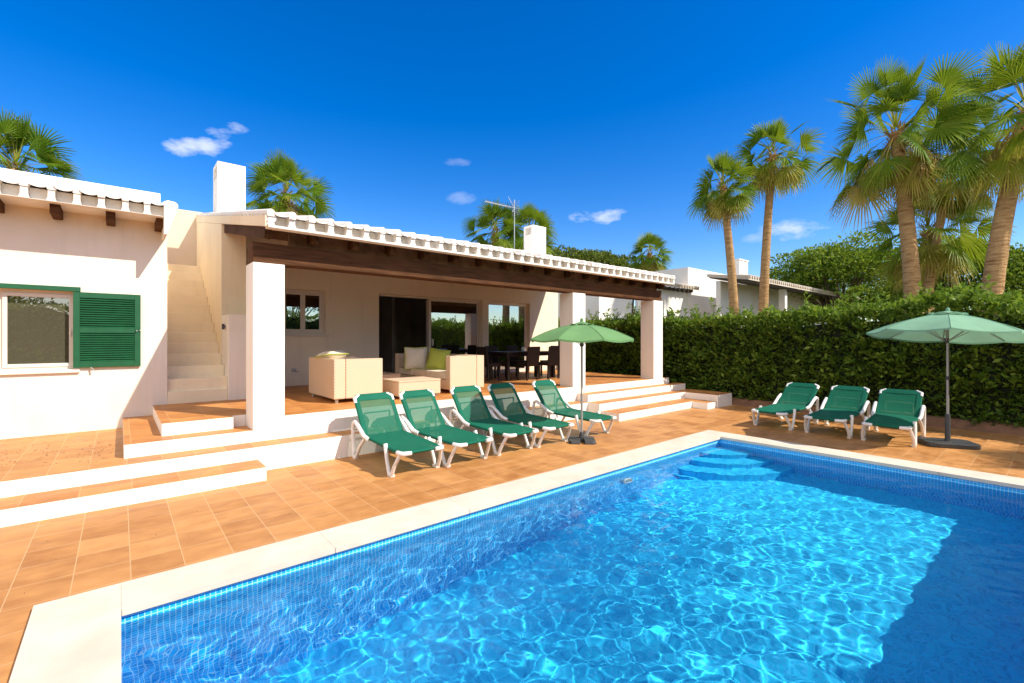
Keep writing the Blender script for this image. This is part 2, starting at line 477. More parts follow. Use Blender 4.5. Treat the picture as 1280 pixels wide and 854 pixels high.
# dry leaf litter on the patio
mb = MB()
for i in range(170):
    x = random.uniform(-1.5, -.05); y = random.uniform(7.2, 9.0); a = random.uniform(0, 6.3); s_ = random.uniform(.006, .02)
    if random.random() < .35: x = random.gauss(-.7, .3); y = random.gauss(8.1, .35)
    ca, sa = math.cos(a)*s_, math.sin(a)*s_
    mb.add([(x-ca,y-sa,Z2+.004),(x+sa*.4,y-ca*.4,Z2+.008),(x+ca,y+sa,Z2+.005),(x-sa*.4,y+ca*.4,Z2+.006)], [(0,1,2,3)])
for i in range(70):
    x = random.uniform(-1.0, 9); y = random.uniform(4.4, 6.2); a = random.uniform(0, 6.3); s_ = random.uniform(.005, .014)
    ca, sa = math.cos(a)*s_, math.sin(a)*s_
    mb.add([(x-ca,y-sa,.004),(x+sa*.4,y-ca*.4,.007),(x+ca,y+sa,.005),(x-sa*.4,y+ca*.4,.006)], [(0,1,2,3)])
obj('leaf_litter', mb, M['litter'], kind='stuff')

# ------------------------------------------------------------------ the villa
villa = thing('villa', 'low white villa with a tiled porch roof, dark beam and outside staircase beside the pool', 'house', (.6, 9.7, 0))
def part(name, mb, mat, parent=villa, bevel=0, **kw): return obj(name, mb, mat, parent, bevel, world=True, **kw)

# --- left wing
WX0, WX1, WZ0, WZ1 = -1.96, -.50, 1.29, 2.472
mb = MB()
TOPW = 4.0
mb.box(-9, WX0, WY, WY+.25, 0, TOPW); mb.box(WX1, .605, WY, WY+.25, 0, TOPW)
mb.box(WX0, WX1, WY, WY+.25, 0, WZ0); mb.box(WX0, WX1, WY, WY+.25, WZ1, TOPW)
mb.box(.355, .605, WY+.25, 15.5, 0, TOPW); mb.box(-9, -8.75, WY+.25, 15.5, 0, TOPW); mb.box(-8.75, .355, 15.25, 15.5, 0, TOPW)
part('wall', mb, M['wall'])
mb = MB(); mb.box(-9, .528, 9.95, 10.17, TOPW, 4.245); mb.box(-9, .56, 10.17, 15.5, TOPW, 4.08)
part('parapet', mb, M['white'], bevel=.012)
mb = MB(); mb.box(WX0-.05, WX1+.03, WY-.045, WY+.06, WZ0-.05, WZ0-.004)
part('sill', mb, M['wall'], bevel=.008)
mb = MB()
mb.box(WX0-.02, -.462, WY-.05, WY+.012, WZ1+.002, WZ1+.07); part('shutter_rail', mb, M['green_paint'], bevel=.004)
# window: two sashes
fy = WY+.085
mb = MB()
def rect_frame(mb, x0, x1, z0, z1, y0, y1, w):
    mb.box(x0, x1, y0, y1, z0, z0+w); mb.box(x0, x1, y0, y1, z1-w, z1)
    mb.box(x0, x0+w, y0, y1, z0+w, z1-w); mb.box(x1-w, x1, y0, y1, z0+w, z1-w)
rect_frame(mb, WX0+.002, WX1-.002, WZ0, WZ1-.001, fy, fy+.07, .045)
rect_frame(mb, -1.29, -.546, WZ0+.046, WZ1-.047, fy-.018, fy+.05, .05)
rect_frame(mb, -1.914, -1.292, WZ0+.046, WZ1-.047, fy+.012, fy+.06, .05)
win = part('window', mb, M['frame'], bevel=.004)
mb = MB(); mb.box(-1.245, -.591, fy+.012, fy+.020, WZ0+.09, WZ1-.09); part('pane', mb, M['glass_w'], win)
mb = MB(); mb.box(-1.87, -1.337, fy+.03, fy+.038, WZ0+.09, WZ1-.09); part('pane', mb, M['glass_w'], win)
mb = MB(); mb.box(-.595, -.566, fy-.05, fy-.03, 1.83, 1.845); mb.box(-.583, -.571, fy-.035, fy-.017, 1.79, 1.89); part('handle', mb, M['frame'], win, bevel=.003)
mb = MB(); mb.box(-1.93, -.53, fy+.056, fy+.060, WZ0+.05, WZ1-.05)
part('blind', mb, M['curtain'], win)
# louvred shutter, folded back against the wall
def shutter(x0, x1, nm='shutter'):
    z0, z1 = 1.312, 2.468; y0, y1 = WY-.052, WY-.012; w = .075
    mb = MB()
    mb.box(x0, x0+w, y0, y1, z0, z1); mb.box(x1-w, x1, y0, y1, z0, z1)
    zm = 1.885
    for a, b in ((z0, z0+.085), (zm-.04, zm+.04), (z1-.085, z1)): mb.box(x0+w, x1-w, y0+.001, y1-.001, a, b)
    sh = part(nm, mb, M['green_paint'], bevel=.004)
    mb = MB()
    for a, b in ((z0+.085, zm-.04), (zm+.04, z1-.085)):
        n = 13
        for i in range(n):
            zc = a + (b-a)*(i+.5)/n
            mb.obox(Matrix.Translation(((x0+x1)/2, (y0+y1)/2, zc)) @ Matrix.Rotation(R(-48), 4, 'X'), x1-x0-2*w, .008, .046)
    mb.box(x0+w, x1-w, y1-.004, y1-.001, z0+.08, z1-.08)
    part('louvres', mb, M['green_paint'], sh)
    mb = MB()
    mb.tube([(x1-.05, y0-.03, zm), (x1-.05, y0+.005, zm)], .012, 8); part('knob', mb, M['metal'], sh)
    mb = MB(); mb.tube([(x1-.012, y0-.02, zm+.004), (x1+.02, y0-.01, zm+.004)], .009, 8); part('catch', mb, M['metal'], sh)
    mb = MB(); mb.tube([(x0+.20, y0+.01, z0-.0), (x0+.235, y0-.03, z0-.035)], .011, 8); part('wall_catch', mb, M['metal'], sh)
    return sh
shutter(-.545, .255); shutter(-2.75, -1.95)

# --- roof tiles along an eave (front at y=yf, running to yb)
def eave(x0, x1, yf, yb, zb, slope, per, fascia, mat, parent, name='roof_tiles', over=.022, lip=.05):
    mb = MB()
    n = max(1, int(round((x1-x0)/per))); p = (x1-x0)/n
    zt = lambda y: zb + fascia + slope*(y-yf)
    rc = p*.40; rv = p*.175
    ysg = [yf+.001] + [yf + (yb-yf)*k/4 for k in range(1, 5)]
    for i in range(n):
        jx = random.uniform(-.006, .006); jz = random.uniform(-.004, .006); jo = random.uniform(-.012, .012)
        xc = x0 + (i+.5)*p + jx                        # channel, hollow side up
        yl = yf - over + jo
        arc = [(math.cos(a), math.sin(a)) for a in np.linspace(PI, 2*PI, 9)]
        rows = []
        for y in (yl, yf+.25, yb):
            for rr in (rc, rc-.014):
                rows.append([(xc+ca*rr, y, zt(y)-.012+jz+sa*rr*.52+.045) for ca, sa in arc])
        vs = [q for r_ in rows for q in r_]; m_ = 9; fs = []
        for k in (0, 2):
            for j in range(8):
                fs.append((k*m_+j, k*m_+j+1, (k+2)*m_+j+1, (k+2)*m_+j))
                fs.append(((k+1)*m_+j, (k+3)*m_+j, (k+3)*m_+j+1, (k+1)*m_+j+1))
        mb.add(vs, fs, 0, True)
        mb.add(rows[0]+rows[1], [(j, m_+j, m_+j+1, j+1) for j in range(8)], 0)
    for i in range(n+1):
        xc = x0 + i*p + random.uniform(-.005, .005); yl = yf - .02 + random.uniform(-.01, .01)
        jz = random.uniform(-.005, .008)
        arc = [(math.cos(a), math.sin(a)) for a in np.linspace(PI, 0, 9)]
        prof = [(xc+ca*rv, zt(yl)+.026+jz+sa*rv*.95) for ca, sa in arc]
        bt = [(xc+rv*.9, zt(yl)-.03), (xc-rv*.9, zt(yl)-.03)]
        fr = prof + bt; bk = [(x, z+slope*(yb-yl)) for x, z in fr]; nn = len(fr)
        mb.add([(x,yl,z) for x,z in fr], [tuple(range(nn))], 0)
        hw = p*.135
        xa_, xb_ = max(x0-.03, xc-hw), min(x1+.03, xc+hw)
        mb.add([(xa_-.018,yf,zb+lip),(xb_+.018,yf,zb+lip),(xb_,yf,zb+lip+.05),(xb_,yf,zt(yf)+.03),(xa_,yf,zt(yf)+.03),(xa_,yf,zb+lip+.05)], [(0,1,2,3,4,5)], 0)
        b_ = [(xa_-.018,zb+lip),(xb_+.018,zb+lip),(xb_,zb+lip+.05),(xb_,zt(yf)+.03),(xa_,zt(yf)+.03),(xa_,zb+lip+.05)]
        mb.add([(x,yf,z) for x,z in b_]+[(x,yf+.17,z) for x,z in b_], [(j,(j+1)%6,6+(j+1)%6,6+j) for j in range(6)], 0)
        mb.add([(x,yl,z) for x,z in fr]+[(x,yb,z) for x,z in bk], [(j, (j+1)%nn, nn+(j+1)%nn, nn+j) for j in range(nn)], 0, True)
    mb.box(x0-.03, x1+.03, yf+.002, yf+.165, zb, zb+lip)
    return obj(name, mb, mat, parent, world=True)

# left wing eave
mb = MB(); mb.prism([(9.26,3.677),(9.95,3.677),(9.95,4.02),(9.26,3.865)], -9, .615, 'x'); mb.prism([(.525,3.40),(.565,3.40),(.68,3.76),(.68,3.92),(.525,3.92)], 9.071, 9.949, 'y')
part('eave_band', mb, M['white'], bevel=.01)
eave(-8.9, .585, 9.08, 9.948, 3.675, .2, .265, .19, M['tile_roof'], villa, lip=.006)
mb = MB()
for k in range(3):
    y0 = 9.02+k*.27; z = 3.865+k*.06
    mb.tube([(.64, y0+.06, z), (.64, y0+.37, z+.05)], [.07, .058], 12)
part('verge_tiles', mb, M['tile_roof'])
for i in range(7):
    x = .49 - i*.60
    mb = MB(); mb.box(x-.055, x+.055, 9.24, WY+.02, 3.54, 3.674)
    part('rafter_end', mb, M['beam'], bevel=.006)

# --- outside stairs between the two wings
mb = MB()
N = 13; r_ = .2045; t_ = .31; zs = .86; ys = 9.76
prof = [(WY, .0), (WY, zs), (ys, zs)]
for k in range(N):
    prof += [(ys+k*t_, zs+(k+1)*r_), (ys+(k+1)*t_ if k < N-1 else 14.2, zs+(k+1)*r_)]
prof += [(14.2, 0)]
mb.prism(prof, .607, 1.483, 'x')
stairs = part('staircase', mb, M['stair'], bevel=.006)
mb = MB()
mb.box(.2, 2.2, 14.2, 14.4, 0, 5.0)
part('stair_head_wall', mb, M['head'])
# --- gable wall beside the stairs; lower pier in front of it
def roof_b(y): return 3.262 + .2*(y-6.86)
mb = MB()
mb.prism([(10.38,0),(10.38,roof_b(10.38)-.002),(14.19,roof_b(14.19)-.002),(14.19,0)], 1.485, 1.9, 'x')
part('gable_wall', mb, M['tan_wall'])
mb = MB(); mb.box(1.487, 1.897, 9.66, 10.379, 0, 2.196); part('pier', mb, M['wall'], bevel=.012)
mb = MB(); mb.tube([(1.487,9.95,1.98),(1.45,9.95,1.98)],.02,8); mb.box(1.43,1.47,9.92,9.98,1.93,2.03); part('wall_light', mb, M['dark_metal'], bevel=.004)
# --- main block
BY = 11.6
op = [(2.86, 3.85, 1.87, 2.93), (5.22, 8.62, Z4, 2.96), (8.86, 10.62, Z4, 2.96)]
mb = MB()
xs = 1.901
for x0, x1, z0, z1 in op:
    mb.box(xs, x0, BY, BY+.28, 0, 4.2)
    mb.box(x0, x1, BY, BY+.28, z1, 4.2)
    if z0 > 1: mb.box(x0, x1, BY, BY+.28, 0, z0)
    else: mb.box(x0, x1, BY, BY+.28, 0, z0-.01)
    xs = x1
mb.box(xs, 12.0, BY, BY+.28, 0, 4.2)
mb.box(11.72, 12.0, BY+.28, 18.5, 0, 4.3); mb.box(1.901, 11.72, 18.25, 18.5, 0, 4.3)
part('house_wall', mb, M['porch'])
# room behind the glass
mb = MB()
mb.box(1.91, 11.70, BY+.285, 16.4, .60, Z4-.002); mb.box(1.91, 11.70, 16.4, 16.5, .6, 3.3); mb.box(1.91, 11.70, BY+.285, 16.5, 3.2, 3.3)
mb.box(4.0, 4.1, BY+.285, 16.4, .65, 3.2); mb.box(8.7, 8.78, BY+.285, 16.4, .65, 3.2); mb.box(6.9, 7.0, 14.3, 16.4, .65, 3.2)
part('room', mb, M['dark_wall'])
# windows and sliding doors
def opening(x0, x1, z0, z1, splits, name, w=.06, depth=.12):
    y0 = BY+depth
    mb = MB(); rect_frame(mb, x0+.002, x1-.002, z0+.001, z1-.002, y0, y0+.09, w)
    f = part(name, mb, M['frame'], bevel=.004)
    for k, (a, b, yo, sash) in enumerate(splits):
        if sash:
            mb = MB(); rect_frame(mb, a, b, z0+w+.002, z1-w-.003, y0+.012+yo, y0+.05+yo, .055)
            part('sash', mb, M['frame'], f, bevel=.003)
            mb = MB(); mb.box(a+.05, b-.05, y0+.026+yo, y0+.034+yo, z0+w+.05, z1-w-.05)
            part('pane', mb, M['glass'], f)
    return f
w1 = opening(2.86, 3.85, 1.87, 2.93, [(2.92,3.35,0,True),(3.352,3.79,0,True)], 'window')
mb = MB(); mb.box(2.80, 3.9, BY-.05, BY+.115, 1.82, 1.868); part('sill', mb, M['frame'], w1, bevel=.005)
mb = MB(); mb.box(2.9, 3.82, BY+.30, BY+.32, 1.8, 3.0); part('blind', mb, M['curtain'], w1)
d1 = opening(5.22, 8.62, Z4, 2.96, [(6.82,8.56,0,True)], 'sliding_door', .05)
mb = MB(); mb.box(6.78, 6.815, BY+.10, BY+.25, Z4+.05, 2.90); mb.box(6.90, 6.93, BY+.085, BY+.128, 1.55, 1.75); part('handle', mb, M['frame'], d1, bevel=.003)
opening(8.86, 10.62, Z4, 2.96, [(8.915,10.56,0,True)], 'glazed_door', .05)
mb = MB(); mb.box(3.06, 3.16, BY-.012, BY+.001, .98, 1.06); mb.tube([(3.11,BY-.012,1.0),(3.11,BY-.05,1.0),(3.2,BY-.05,1.0)],.012,6); part('wall_tap', mb, M['metal'])

# --- porch: columns, beam, rafters, roof
for x0, x1, yd in ((1.398, 1.808, .46), (7.92, 8.36, .42), (11.2, 11.655, .42)):
    mb = MB(); mb.box(x0, x1, 7.186, 7.186+yd, -.02 if x0 > 2 else Z4-.16, 2.818); part('column', mb, M['white'], bevel=.012)
mb = MB(); mb.box(1.40, 11.64, 7.21, 7.50, 2.82, 3.105); part('beam', mb, M['beam'], bevel=.015)
mb = MB(); mb.box(1.91, 11.62, 7.36, 7.42, 3.106, roof_b(7.36)-.004); part('added_gap_board', mb, M['soffit'])  # added board, closes the open gap so bright sky behind stays dark
xr = 1.58; xe = 11.62; nr = 17
for i in range(nr):
    x = xr + (xe-xr)*i/(nr-1)
    mb = MB()
    yq = 7.13
    mb.prism([(yq, roof_b(yq)-.12),(yq+.05, roof_b(yq)-.16),(BY+.005 if i else 10.38, roof_b(BY if i else 10.38)-.17),(BY+.005 if i else 10.38, roof_b(BY if i else 10.38)-.003),(yq, roof_b(yq)-.003)], x-.05, x+.05, 'x')
    part('rafter', mb, M['rafter'], bevel=.006)
ye = 14.25
mb = MB()
mb.prism([(7.03,roof_b(7.03)),(ye,roof_b(ye)),(ye,roof_b(ye)+.15),(7.03,roof_b(7.03)+.15)], 1.500, 11.74, 'x')
mb.prism([(11.0,roof_b(11.0)+.004),(ye-.001,roof_b(ye)+.004),(ye-.001,roof_b(ye)+.146),(11.0,roof_b(11.0)+.146)], 11.741, 12.1, 'x')
mb.prism([(ye,roof_b(ye)+.15),(ye,roof_b(ye)),(18.9,roof_b(ye)-.9),(18.9,roof_b(ye)-.75)], 1.50, 12.1, 'x')
roof = part('roof', mb, [M['white']], bevel=.008)
mb = MB(); mb.prism([(6.99,roof_b(6.99)-.012),(BY,roof_b(BY)-.012),(BY,roof_b(BY)-.001),(6.99,roof_b(6.99)-.001)], 1.54, 11.70, 'x')
part('soffit', mb, M['soffit'], roof)
mb = MB(); mb.prism([(6.862,roof_b(6.862)+.002),(14.2,roof_b(14.2)+.002),(14.2,roof_b(14.2)+.148),(6.862,roof_b(6.862)+.148)], 1.482, 1.498, 'x')
part('verge_board', mb, M['tan_wall'], roof)
eave(1.55, 11.68, 6.86, 14.2, roof_b(6.86), .2, .268, .178, M['tile_roof'], roof, lip=.03)
mb = MB()
for k in range(26):
    y0 = 6.83+k*.29
    if y0 > 14: break
    z = roof_b(y0)+.19
    mb.tube([(1.555, y0+.04, z-.055), (1.555, y0+.37, z+.066-.08)], [.07, .055], 12)
part('verge_tiles', mb, M['tile_roof'], roof)
def chimney(x0, x1, y0, y1, zb, zt, slot):
    mb = MB()
    mb.box(x0, x1, y0, y1, zb, zt-slot-.12)
    mb.box(x0, x1, y0, y0+.09, zt-slot-.12, zt-.07); mb.box(x0, x1, y1-.09, y1, zt-slot-.12, zt-.07)
    mb.box(x0+.2, x1-.12, y0+.09, y1-.09, zt-slot-.12, zt-.07)
    mb.box(x0, x1, y0, y1, zt-.07, zt)
    return part('chimney', mb, M['white'], roof, bevel=.008)
chimney(1.64, 2.19, 12.0, 12.62, 4.2, 5.69, .22)
chimney(11.13, 11.79, 12.0, 12.48, 4.2, 5.80, .2)

# TV aerial
ant = thing('aerial', 'thin television aerial with a long toothed boom, standing on the porch roof by the chimney', 'aerial', (11.05, 12.9, 4.6))
mb = MB(); mb.tube([(0,0,-.05),(0,0,2.27)], .017, 8); obj('mast', mb, M['metal'], ant)
mb = MB(); mb.tube([(.1,0,1.97),(-1.35,0,1.95)], .011, 6)
for k in range(17):
    x = -.22-k*.068; mb.tube([(x,-.1,1.965-.0005*k),(x,.1,1.965-.0005*k)], .0065, 5)
    mb.tube([(x,0,1.93),(x,0,1.995)], .0065, 5)
for s in (-1,1):
    for k in range(4): mb.tube([(.06,-.2,1.97+s*(.04+k*.07)),(.06,.2,1.97+s*(.04+k*.07))], .006, 5)
    mb.tube([(0,0,1.97),(-.28,.02,1.97+s*.36)] if s > 0 else [(0,0,1.97),(-.1,0,1.8)], .010, 5)
obj('antenna_boom', mb, M['metal'], ant)

# ------------------------------------------------------------------ sun loungers
def make_lounger(ang, label, group):
    """foot at y=0, head towards +y"""
    t = thing('sun_lounger', label, 'sun lounger', group=group)
    W = .295; HY = 1.16; zf, zh = .335, .375; L = .66
    a = R(ang); by = HY + L*math.cos(a); bz = zh + L*math.sin(a)
    # sling over the seat, sagging a touch
    def sheet(p0, p1, w, sag, m, n=10, k=6):
        mb = MB(); vs = []
        p0 = Vector(p0); p1 = Vector(p1); nrm = Vector((0, -(p1-p0).z, (p1-p0).y)).normalized()
        for i in range(n+1):
            for j in range(k+1):
                u = i/n; s_ = j/k*2-1
                p = p0.lerp(p1, u) - nrm*sag*math.sin(PI*u)*(1-s_*s_)
                vs.append((s_*w, p.y, p.z))
        fs = [(i*(k+1)+j, i*(k+1)+j+1, (i+1)*(k+1)+j+1, (i+1)*(k+1)+j) for i in range(n) for j in range(k)]
        mb.add(vs, fs, m, True); return mb
    obj('seat_sling', sheet((0,.03,zf), (0,HY,zh), W, .012, 0), M['sling'], t)
    b = sheet((0,HY,zh), (0,by,bz), W, .015, 0)
    back = obj('back_sling', b, M['sling_thin'], t)
    up = Vector((0, math.cos(a), math.sin(a))); nr = Vector((0, -math.sin(a), math.cos(a)))
    mb = MB()
    q0 = Vector((0,HY,zh)) + up*(L-.10) + nr*.003; q1 = Vector((0,HY,zh)) + up*(L+.004) + nr*.004
    mb.add([(-W+.03,q0.y,q0.z),(W-.03,q0.y,q0.z),(W-.045,q1.y,q1.z),(-W+.045,q1.y,q1.z)], [(0,1,2,3)])
    for s in (-1,1):
        c0 = Vector((0,HY,zh)) + nr*.003; c1 = Vector((0,HY,zh)) + up*(L-.05) + nr*.003
        mb.add([(s*(W-.055),c0.y,c0.z),(s*(W+.006),c0.y,c0.z),(s*(W+.006),c1.y,c1.z),(s*(W-.055),c1.y,c1.z)], [(0,1,2,3)])
    obj('hem', mb, M['sling'], back)
    # side rails wrapped in the sling, seat and back
    mb = MB()
    for s in (-1,1):
        mb.tube([(s*W, .06, zf-.018), (s*W, HY, zh-.018)], .021, 8)
    mb.tube([(-W+.03,.03,zf-.016),(W-.03,.03,zf-.016)], .02, 8)
    obj('seat_rail', mb, M['sling'], t)
    mb = MB()
    for s in (-1,1):
        p0 = Vector((s*W,HY,zh)) - nr*.018; p1 = p0 + up*(L-.05); mb.tube([p0,p1], .02, 8)
    p = Vector((0,HY,zh)) - nr*.016 + up*L
    mb.tube([(-W+.05,p.y,p.z),(W-.05,p.y,p.z)], .02, 8)
    obj('back_rail', mb, M['sling'], t)
    # white corner caps
    for s in (-1,1):
        mb = MB()
        mb.tube([(s*(W+.004),.13,zf-.016),(s*(W+.004),.045,zf-.018),(s*(W-.02),.005,zf-.018),(s*(W-.12),-.002,zf-.018)], [.027,.031,.031,.026], 10); obj('corner_cap', mb, M['plastic'], t); mb = MB()
        p0 = Vector((s*(W+.002),HY,zh)) - nr*.014
        a0, a1, a2 = p0+up*(L-.13), p0+up*(L-.05), Vector((s*(W-.075),HY,zh)) - nr*.014 + up*(L+.004)
        mb.tube([a0,a1,a2], [.024,.028,.023], 10); obj('corner_cap', mb, M['plastic'], t)
    # V legs at the foot
    for s in (-1,1):
        x = s*(W+.035)
        mb = MB()
        mb.tube([(s*(W-.0),.06,zf-.03),(x+s*.004,.15,.14),(x+s*.008,.205,.03)], [.026,.025,.026], 8)
        mb.tube([(x+s*.008,.205,.03),(x+s*.01,.28,.03)], .022, 8)
        mb.tube([(x+s*.01,.28,.03),(x+s*.004,.36,.2),(s*(W+.025),.43,zf+.045)], [.026,.025,.03], 8)
        mb.box(x-.028, x+.028, .19, .30, 0, .03)
        obj('leg', mb, M['plastic'], t, bevel=.005)
    # rear legs: loop that rises to an arm beside the back, then drops to the ground
    for s in (-1,1):
        x = s*(W+.04)
        mb = MB()
        mb.tube([(s*(W+.02),.98,zh-.03),(x,1.10,zh+.005),(x+s*.004,1.28,zh+.115),(x+s*.006,1.40,zh+.165),(x+s*.006,1.455,zh+.145),(x+s*.006,1.475,zh+.06),(x+s*.008,1.46,.2),(x+s*.01,1.43,.03)], [.028,.03,.03,.03,.03,.029,.027,.026], 8)
        mb.tube([(x+s*.01,1.43,.03),(x+s*.008,1.36,.03)], .023, 8)
        mb.tube([(x+s*.008,1.36,.03),(x,1.24,.2),(s*(W+.015),1.12,zh-.04)], [.026,.025,.026], 8)
        mb.box(x-.028, x+.03, 1.35, 1.455, 0, .03)
        obj('leg', mb, M['plastic'], t, bevel=.005)
    # cross bars and the prop under the back
    mb = MB(); mb.tube([(-W,.43,zf-.02),(W,.43,zf-.02)], .016, 8); obj('crossbar', mb, M['plastic'], t)
    mb = MB(); mb.tube([(-W-.02,1.08,zh-.05),(W+.02,1.08,zh-.05)], .016, 8); obj('crossbar', mb, M['plastic'], t)
    mb = MB()
    pb = Vector((0,HY,zh)) + up*(L*.55) - nr*.03
    for s in (-1,1): mb.tube([(s*.2,pb.y,pb.z),(s*.2,1.42,zh-.0)], .012, 6)
    mb.tube([(-.2,pb.y,pb.z),(.2,pb.y,pb.z)], .012, 6); mb.tube([(-W-.04,1.43,zh+.02),(W+.04,1.43,zh+.02)], .014, 6)
    obj('back_prop', mb, M['plastic'], t)
    return t

GA = 'green loungers along the white terrace wall'; GB = 'green loungers in front of the hedge'
La = [(2.965, 5.25, .0, 'green sun lounger at the near end of the five-lounger row, its white legs fully clear'),
      (3.765, 5.20, .06, 'second green lounger from the near end of the row below the terrace'),
      (4.68, 5.23, .02, 'middle lounger of the five along the terrace, with a tree-shaped shadow edge on its back'),
      (5.49, 5.22, .03, 'green lounger with its whole backrest in umbrella shadow, just left of the umbrella base'),
      (6.60, 5.19, .05, 'green lounger farthest along the terrace row, behind the umbrella pole')]
La[2] = (La[2][0], La[2][1], La[2][2], 'middle green lounger of the five standing in a row below the terrace')
L0 = make_lounger(54, La[0][3], GA); L0.location = La[0][:2] + (0,); L0.rotation_euler = (0,0,La[0][2])
for x, y, rz, lb in La[1:]: dup(L0, (x, y, 0), rz, lb, GA)
Lb = [(9.62, 3.66, -.06, 'green lounger nearest the terrace steps of the three in front of the hedge'),
      (9.60, 2.71, .0, 'middle green lounger of the three facing the pool in front of the hedge'),
      (9.60, 1.83, .05, 'green lounger beside the sage umbrella base, its seat in shadow')]
K0 = make_lounger(39, Lb[0][3], GB); K0.location = (Lb[0][0], Lb[0][1], 0); K0.rotation_euler = (0,0,-PI/2+Lb[0][2])
for x, y, rz, lb in Lb[1:]: dup(K0, (x, y, 0), -PI/2+rz, lb, GB)

# ------------------------------------------------------------------ parasols
def canopy(rad, zr, za, mat, nrib, vent, M4=None, bow=.05):
    mb = MB(); rings = 7; vs = []
    per = 6
    for i in range(rings+1):
        u = .12 + .88*i/rings
        for k in range(nrib*per):
            ang = 2*PI*k/(nrib*per); ph = (k % per)/per
            scal = 1 - (1-math.cos(PI/nrib))*math.sin(PI*ph)*.9        # flat panels between ribs
            sag = .035*u*math.sin(PI*ph)*u
            z = za + (zr-za)*u + bow*math.sin(PI*u) - sag
            vs.append((rad*u*scal*math.cos(ang), rad*u*scal*math.sin(ang), z))
    n = nrib*per
    fs = [(i*n+k, i*n+(k+1)%n, (i+1)*n+(k+1)%n, (i+1)*n+k) for i in range(rings) for k in range(n)]
    mb.add(vs, fs, 0, False)
    # short hem turned down
    edge = vs[rings*n:]
    dn = [(x*1.002, y*1.002, z-.028) for x, y, z in edge]
    mb.add(edge+dn, [(k, (k+1)%n, n+(k+1)%n, n+k) for k in range(n)], 0)
    # seam welts along the ribs
    for k in range(nrib):
        line = [Vector(vs[i*n+k*per])+Vector((0,0,.003)) for i in range(rings+1)]
        mb.tube(line, .004, 4)
    return mb
def vent_cap(rad, zr, za, nrib):
    mb = MB(); per = 6; n = nrib*per; vs = []
    for i in range(4):
        u = .05 + .95*i/3
        for k in range(n):
            ph = (k % per)/per; ang = 2*PI*k/n
            sc = 1 - .06*math.sin(PI*ph) if i == 3 else 1
            vs.append((rad*u*sc*math.cos(ang), rad*u*sc*math.sin(ang), za+(zr-za)*u + (.028*math.sin(PI*ph) if i == 3 else 0)))
    mb.add(vs, [(i*n+k, i*n+(k+1)%n, (i+1)*n+(k+1)%n, (i+1)*n+k) for i in range(3) for k in range(n)], 0)
    mb.lathe([(.03, za-.01),(.028,za+.03),(.012,za+.05)], (0,0,0), 10)
    return mb
def parasol(name, label, loc, rad, zr, za, mat, nrib, tilt=(0,0), base='cross', rz=0):
    t = thing(name, label, 'parasol', loc)
    Mt = Matrix.Translation((0,0,za)) @ Euler((tilt[0], tilt[1], 0)).to_matrix().to_4x4() @ Matrix.Translation((0,0,-za)) @ Matrix.Rotation(rz, 4, 'Z')
    obj('canopy', canopy(rad, zr, za-.03, mat, nrib, True).xform(Mt), mat, t)
    obj('vent_cap', vent_cap(rad*.24, za-.055, za+.02, nrib).xform(Mt), mat, t)
    for k in range(nrib):
        a = 2*PI*k/nrib
        mb = MB()
        p1 = Vector((rad*.985*math.cos(a), rad*.985*math.sin(a), zr-.006)); p0 = Vector((.03*math.cos(a), .03*math.sin(a), za-.05))
        pm = p0.lerp(p1, .5) + Vector((0,0,.028)); mb.tube([p0, pm, p1], .008, 5)
        p2 = p0.lerp(p1, .45) + Vector((0,0,.02)); mb.tube([(.03*math.cos(a), .03*math.sin(a), zr-.10), p2], .006, 5)
        obj('rib', mb.xform(Mt), M['pole'], t)
    mb = MB(); mb.lathe([(.034,zr-.13),(.034,zr-.06)], (0,0,0), 12); obj('runner', mb.xform(Mt), M['dark_metal'], t)
    mb = MB()
    if base == 'cross':
        mb.tube([(0,0,.04),(0,0,za-.02)], .019, 12); obj('pole', mb, M['pole'], t)
        mb = MB()
        for a in range(4):
            mm = Matrix.Rotation(PI/4+a*PI/2, 4, 'Z')
            mb.add([mm @ Vector(p) for p in [(.03,.03,0),(.30,.05,0),(.30,.24,0),(.24,.30,0),(.05,.30,0),(.03,.03,.075),(.28,.05,.05),(.28,.23,.05),(.23,.28,.05),(.05,.28,.05)]],
                   [(0,4,3,2,1),(5,6,7,8,9),(0,1,6,5),(1,2,7,6),(2,3,8,7),(3,4,9,8),(4,0,5,9)])
        mb.xform(Matrix.Scale(.78, 4, (1,0,0)) @ Matrix.Scale(.78, 4, (0,1,0)))
        mb.lathe([(.05,.0),(.045,.10),(.028,.16)], (0,0,0), 14)
        obj('base', mb, M['dark_metal'], t, bevel=.008)
        mb = MB(); mb.tube([(.0,-.022,1.05),(-.03,-.03,1.0),(-.035,-.03,.86),(-.02,-.03,.80),(-.01,-.03,.9),(0,-.022,1.02)], .005, 5); obj('cord', mb, M['frame'], t)
    else:
        mb = MB(); mb.tube([(0,0,.06),(0,0,za-.02)], .0185, 12); obj('pole', mb, M['pole'], t)
        mb = MB()
        pl = []
        for cx, cy, a0 in ((.22,.13,0),(-.22,.13,90),(-.22,-.13,180),(.22,-.13,270)):
            for k in range(7):
                a = R(a0+k*15); pl.append((cx+.13*math.cos(a), cy+.13*math.sin(a)))
        mb.prism(pl, 0, .075, 'z'); mb.lathe([(.045,.07),(.036,.12),(.034,.50),(.03,.52)], (0,0,0), 14)
        mb.xform(Matrix.Rotation(R(-60), 4, 'Z'))
        obj('base', mb, M['dark_metal'], t, bevel=.012)
        mb = MB(); mb.lathe([(.026,1.08),(.026,1.14)], (0,0,0), 10); mb.tube([(0,0,1.11),(.05,.02,1.11)], .01, 6); obj('knob', mb, M['dark_metal'], t)
    return t
